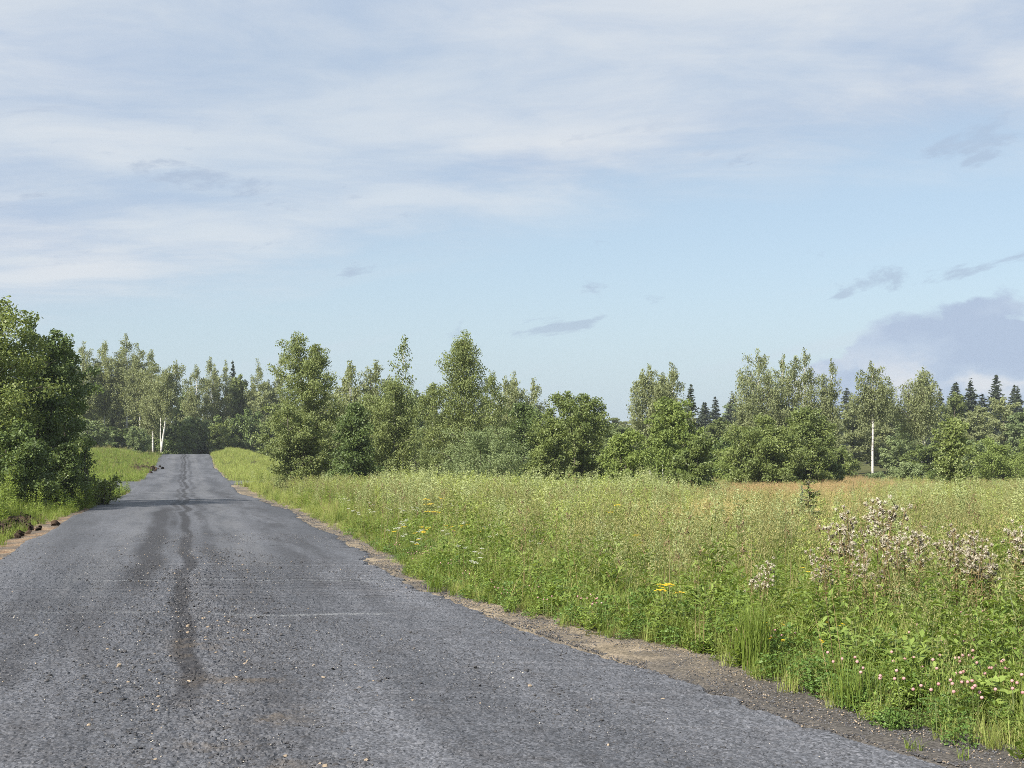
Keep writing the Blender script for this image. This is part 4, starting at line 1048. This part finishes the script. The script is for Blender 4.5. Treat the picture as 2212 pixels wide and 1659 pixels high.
def put_flower(name, proto, u, v, d, h0, label, cat, group=None, rz=None):
    """the flower top stands at height z so that it shows where the photograph has it"""
    x = (u-CU)/F*d; ztop = EYE-(v-HOR)/F*d
    e = float(edge_dist(x, d)); x += (.25+.9*((u*7.7) % 1)-e) if e < .15 else 0
    zb = float(zt(x, d)); s = min(1.5, max(.25, (ztop-zb)/h0))
    root = empty(name, (x, d, zb-.01), rz if rz is not None else (u*.37) % 6.28, (max(s, .7), max(s, .7), s)); tag(root, label, cat, group)
    link('stem', proto[0], root); link('foliage', proto[1], root)
    for hme in proto[2]: link('flower_head', hme, root)
    return root
tansy = [flower_proto(400+i, .5, n, M['yellow'], .014, 12, .046) for i, n in enumerate((4, 3, 2))]
buttercup = [flower_proto(410+i, .35, 3, M['yellow'], .012, 2, .012) for i in range(2)]
yarrow = [flower_proto(420+i, .5, n, M['white'], .0085, 14, .032) for i, n in enumerate((2, 3))]
clover = [flower_proto(430+i, .3, n, M['pink'], .0102, 1, 0, False, .035, M['forb_dark']) for i, n in enumerate((3, 4, 2))]
TN = ((1437, 1248, 10.9, 0, 'yellow tansy with flat flower heads standing alone near the roadside'), (908, 1141, 19.5, 1, 'yellow tansy low on the left of the flower patch'), (899, 1162, 18.3, 2, 'lowest yellow tansy nearest the road in the flower patch'),
      (922, 1133, 20.2, 0, 'bright yellow tansy with a dense head near the white flowers'), (975, 1130, 20.6, 0, 'yellow tansy in the middle of the flower patch'), (998, 1128, 21, 0, 'yellow tansy at the right of the flower patch'),
      (925, 1070, 25, 2, 'yellow tansy standing high and far in the left meadow'), (945, 1068, 25.4, 2, 'far yellow tansy right next to another high one'), (935, 1095, 23, 1, 'yellow tansy between the white flowers'), (862, 1133, 20, 2, 'yellow tansy leftmost and closest to the asphalt'),
      (1045, 1136, 20.5, 2, 'yellow tansy rightmost in the flower patch'), (1322, 1084, 22, 2, 'single far yellow flower in the middle meadow'), (1375, 1150, 16, 2, 'single yellow flower right of the flower patch'))
for i, (u, v, d, k, lb) in enumerate(TN): put_flower('tansy_plant', tansy[k], u, v, d, .5, lb, 'flower')
for u, v, d, lb in ((1672, 1335, 9.6, 'small yellow buttercup beside the tall grass tussock'), (1680, 1367, 9.3, 'lower yellow buttercup in front of the thistles'), (1765, 1372, 9.2, 'yellow buttercup below the left thistle'), (1800, 1333, 9.8, 'yellow buttercup under the middle of the thistles'), (1758, 1110, 13, 'pale yellow flower beside the leftmost thistle'), (2160, 1355, 9.4, 'yellow buttercup among the pink clover at the right')):
    put_flower('buttercup_plant', buttercup[int(u) % 2], u, v, d, .35, lb, 'flower')
YW = ((598, 1072), (607, 1083), (690, 1133), (708, 1142), (722, 1137), (752, 1122), (778, 1115), (795, 1098), (838, 1092), (862, 1095), (885, 1090), (905, 1093), (932, 1078), (950, 1087), (968, 1082), (1020, 1090), (1045, 1083), (1075, 1078),
      (1100, 1085), (868, 1131), (790, 1146), (1055, 1130), (1080, 1146), (1110, 1098), (1180, 1095), (640, 1095), (730, 1100), (985, 1100), (1010, 1120), (820, 1160), (1230, 1105), (1300, 1125), (1140, 1160), (905, 1180), (990, 1170), (870, 1200))
for i, (u, v) in enumerate(YW):
    d = (1.65-.45)*F/(v-HOR)*1.0; d = min(d, 30)
    put_flower('yarrow_plant', yarrow[i % 2], u, v, d, .5, 'small white flowered yarrow in the flowering strip of the meadow near the road', 'flower', 'white yarrow beside the road')
rr = np.random.default_rng(5)
CL = [(2080, 1365), (2065, 1370), (2040, 1395), (2072, 1402), (2100, 1397), (2135, 1365), (2140, 1415), (2168, 1418), (2118, 1432), (2060, 1447), (2085, 1447), (2160, 1447), (2190, 1442), (1985, 1455), (2110, 1462), (2135, 1470), (1950, 1400), (2025, 1330), (1995, 1345), (2090, 1310), (2140, 1320), (1880, 1420), (1815, 1400), (2200, 1470), (2180, 1380), (1930, 1440), (2050, 1470), (2010, 1420)]
for y in rr.uniform(9.5, 19, 32):
    x = wr(y)+grass_off(y)+rr.uniform(.12, .8)-K*y; h = rr.uniform(.16, .3)
    CL.append((CU+x/y*F, HOR+(EYE-h-float(zt(x, y)))/y*F, y))
for i, (u, v, *dd) in enumerate(CL):
    d = dd[0] if dd else (1.65-.30)*F/(v-HOR)
    put_flower('clover_plant', clover[i % 3], u, v, d, .3, 'pink clover with round flower heads in the roadside grass' if not dd else 'pale pink clover low on the verge close to the asphalt', 'flower', 'pink clover at the lower right' if not dd else 'pale clover along the verge')

# dry thistles gone to seed
def thistle(seed, h, nst, heads):
    r = np.random.default_rng(seed); b = spread(nst, r, .10); tb, C, Bc, A = [], [], [], []
    LV = []
    for i in range(nst):
        hh = h*r.uniform(.85, 1); a = r.random()*6.28; ln = r.uniform(.03, .14)
        q = np.linspace(0, 1, 6)
        P = b[i]+np.stack([np.cos(a)*ln*hh*q**1.6, np.sin(a)*ln*hh*q**1.6, hh*q], 1); tb.append((P, np.linspace(.007, .003, 6)))
        for k in range(heads):
            s = r.uniform(.66, 1); p = np.array([np.interp(s, q, P[:, j]) for j in range(3)])
            off = unit(r.normal(size=3))*r.uniform(.03, .13); off[2] = abs(off[2])*.9
            tb.append((np.stack([p, p+off*.5, p+off]), np.array([.003, .0025, .002]))); C.append(p+off)
        m = 16; s = r.uniform(.15, .75, m); LV.append((np.stack([np.interp(s, q, P[:, j]) for j in range(3)], 1)))
    V, Fq = tubes(tb, 4); stem = raw_mesh('stem', [(V, Fq, 0, r.random(len(Fq)))], [M['dry_stem']])
    L = np.concatenate(LV); d = r.normal(size=L.shape); d[:, 2] -= .3
    V, Fq = leaf_quads(L+unit(d)*.03, .085, r, .2, .25, unit(d)*2); fol = raw_mesh('foliage', [(V, Fq, 0, r.random(len(Fq)))], [M['straw']])
    C = np.array(C); k = 22; cc = np.repeat(C, k, 0); dv = unit(r.normal(size=cc.shape)+np.array([0, 0, .5]))
    V, Fq = leaf_quads(cc+dv*.014, .030, r, 0, .28, dv*3); fl = raw_mesh('seed_fluff', [(V, Fq, 0, r.random(len(Fq)))], [M['fluff']])
    pcs = []
    for c in C[::2]:
        V, Fq = ball(c-np.array([0, 0, .008]), .010, 1.3); pcs.append((V, Fq, 0, np.full(len(Fq), r.random())))
    return stem, fol, fl, raw_mesh('bract', pcs, [M['bract']])
thp = [thistle(500+i, 1.1, n, k) for i, (n, k) in enumerate(((6, 12), (5, 10), (7, 12)))]
TH = ((1920, 1052, 12.0, 0, 'tallest dry thistle with dark seed heads'), (1830, 1085, 11.8, 2, 'dry fluffy thistle left of the tallest one'), (1782, 1165, 10.9, 1, 'lowest leftmost dry thistle with pale fluff'), (1945, 1120, 11.2, 1, 'dry thistle below the tallest one'),
      (1985, 1122, 11.4, 0, 'dry dark headed thistle right of the tallest one'), (2062, 1125, 11.2, 2, 'dry fluffy thistle left in the right hand clump'), (2105, 1140, 10.8, 2, 'densest fluffy thistle in the right hand clump'), (2140, 1160, 10.9, 1, 'dry thistle at the right of the right hand clump'),
      (2200, 1108, 11.3, 0, 'dry thistle at the right edge of the picture'), (1868, 1160, 10.8, 1, 'short dry thistle in the middle of the left clump'), (1640, 1190, 11.0, 1, 'small dry thistle standing apart on the left'))
for i, (u, v, d, k, lb) in enumerate(TH):
    x = (u-CU)/F*d; zb = float(zt(x, d)); s = (EYE-(v-HOR)/F*d-zb)/1.18
    root = empty('dry_thistle', (x, d, zb-.01), u % 6.28, (s, s, s)); tag(root, lb, 'thistle')
    for nm, me in zip(('stem', 'foliage', 'seed_fluff', 'bract'), thp[k]): link(nm, me, root)

# single tall herbs and grass tussocks that stand out
mugp = [raw_mesh('foliage', [p for p in mugwort(np.random.default_rng(520+i), 5, 1.25, 1.6, M['mug'], 1.6)[0]], [M['mug'], M['stem']]) for i in range(3)]
for i, (u, v, d, lb) in enumerate(((2030, 1000, 24, 'tall mugwort left of the pair rising against the right trees'), (2082, 975, 22, 'tallest mugwort rising against the right trees'), (2195, 1020, 20, 'tall mugwort at the right edge of the meadow'), (1545, 1045, 27, 'pale mugwort spike before the dark thicket'),
                                (1395, 995, 42, 'tall yellow green herb clump in front of the thicket'), (1360, 1005, 43, 'yellow green herb clump left of the taller one'), (1080, 1010, 36, 'tall herb stem in front of the willow bush'), (820, 1010, 38, 'tall herb stem in front of the dark layered tree'))):
    x = (u-CU)/F*d; zb = float(zt(x, d)); s = (EYE-(v-HOR)/F*d-zb)/1.58
    root = empty('mugwort_plant', (x, d, zb-.02), i, (s, s, s)); tag(root, lb, 'herb'); link('foliage', mugp[i % 3], root)
def tussock(u, d, n, h0, h1, w, base, label, mat='grass_lush', lean=.45):
    pcs, mats = grass_clump(np.random.default_rng(int(u)), n, h0, h1, w, base, lean, M[mat], .05)
    x = (u-CU)/F*d; o = link('grass_tussock', raw_mesh('grass_tussock', merge(pcs), mats), None, (x, d, float(zt(x, d))+.01)); tag(o, label, 'grass')
tussock(1632, 9.35, 150, .45, .75, .008, .10, 'tall upright dark green grass tussock at the edge of the gravel')
tussock(1600, 9.6, 90, .35, .6, .008, .09, 'shorter grass tussock just left of the tall upright one')
tussock(1850, 8.05, 130, .25, .42, .007, .16, 'leaning grass tussock beside the dark gravel')
tussock(940, 14.4, 70, .2, .36, .008, .10, 'grass tuft growing at the edge of the sand shoulder')
tussock(1975, 6.85, 26, .06, .13, .006, .05, 'small grass tuft sprouting from the dark gravel', lean=1.0)
tussock(2078, 6.65, 24, .06, .12, .006, .045, 'small grass tuft right of another one on the gravel', lean=1.0)

# ------------------------------------------------------------------ thin summer air over the whole place
def box(x0, x1, y0, y1, z0, z1):
    V = np.array([(x, y, z) for z in (z0, z1) for y in (y0, y1) for x in (x0, x1)], float)
    return V, np.array([(0, 2, 3, 1), (4, 5, 7, 6), (0, 1, 5, 4), (1, 3, 7, 5), (3, 2, 6, 7), (2, 0, 4, 6)])
hm, gg, o = new_mat('summer_air')
vol = gg.node('ShaderNodeVolumePrincipled'); vol.inputs['Color'].default_value = (.80, .87, .95, 1); vol.inputs['Density'].default_value = HAZE; vol.inputs['Anisotropy'].default_value = .3
gg.l.new(vol.outputs[0], o.inputs['Volume'])
V, Fq = box(-720, 640, -60, 930, -8, 26)
hz = link('haze', raw_mesh('haze', [(V, Fq, 0)], [hm])); tag(hz, 'thin pale air softening the distant trees', 'haze', kind='stuff')
scene.cycles.volume_bounces = 0
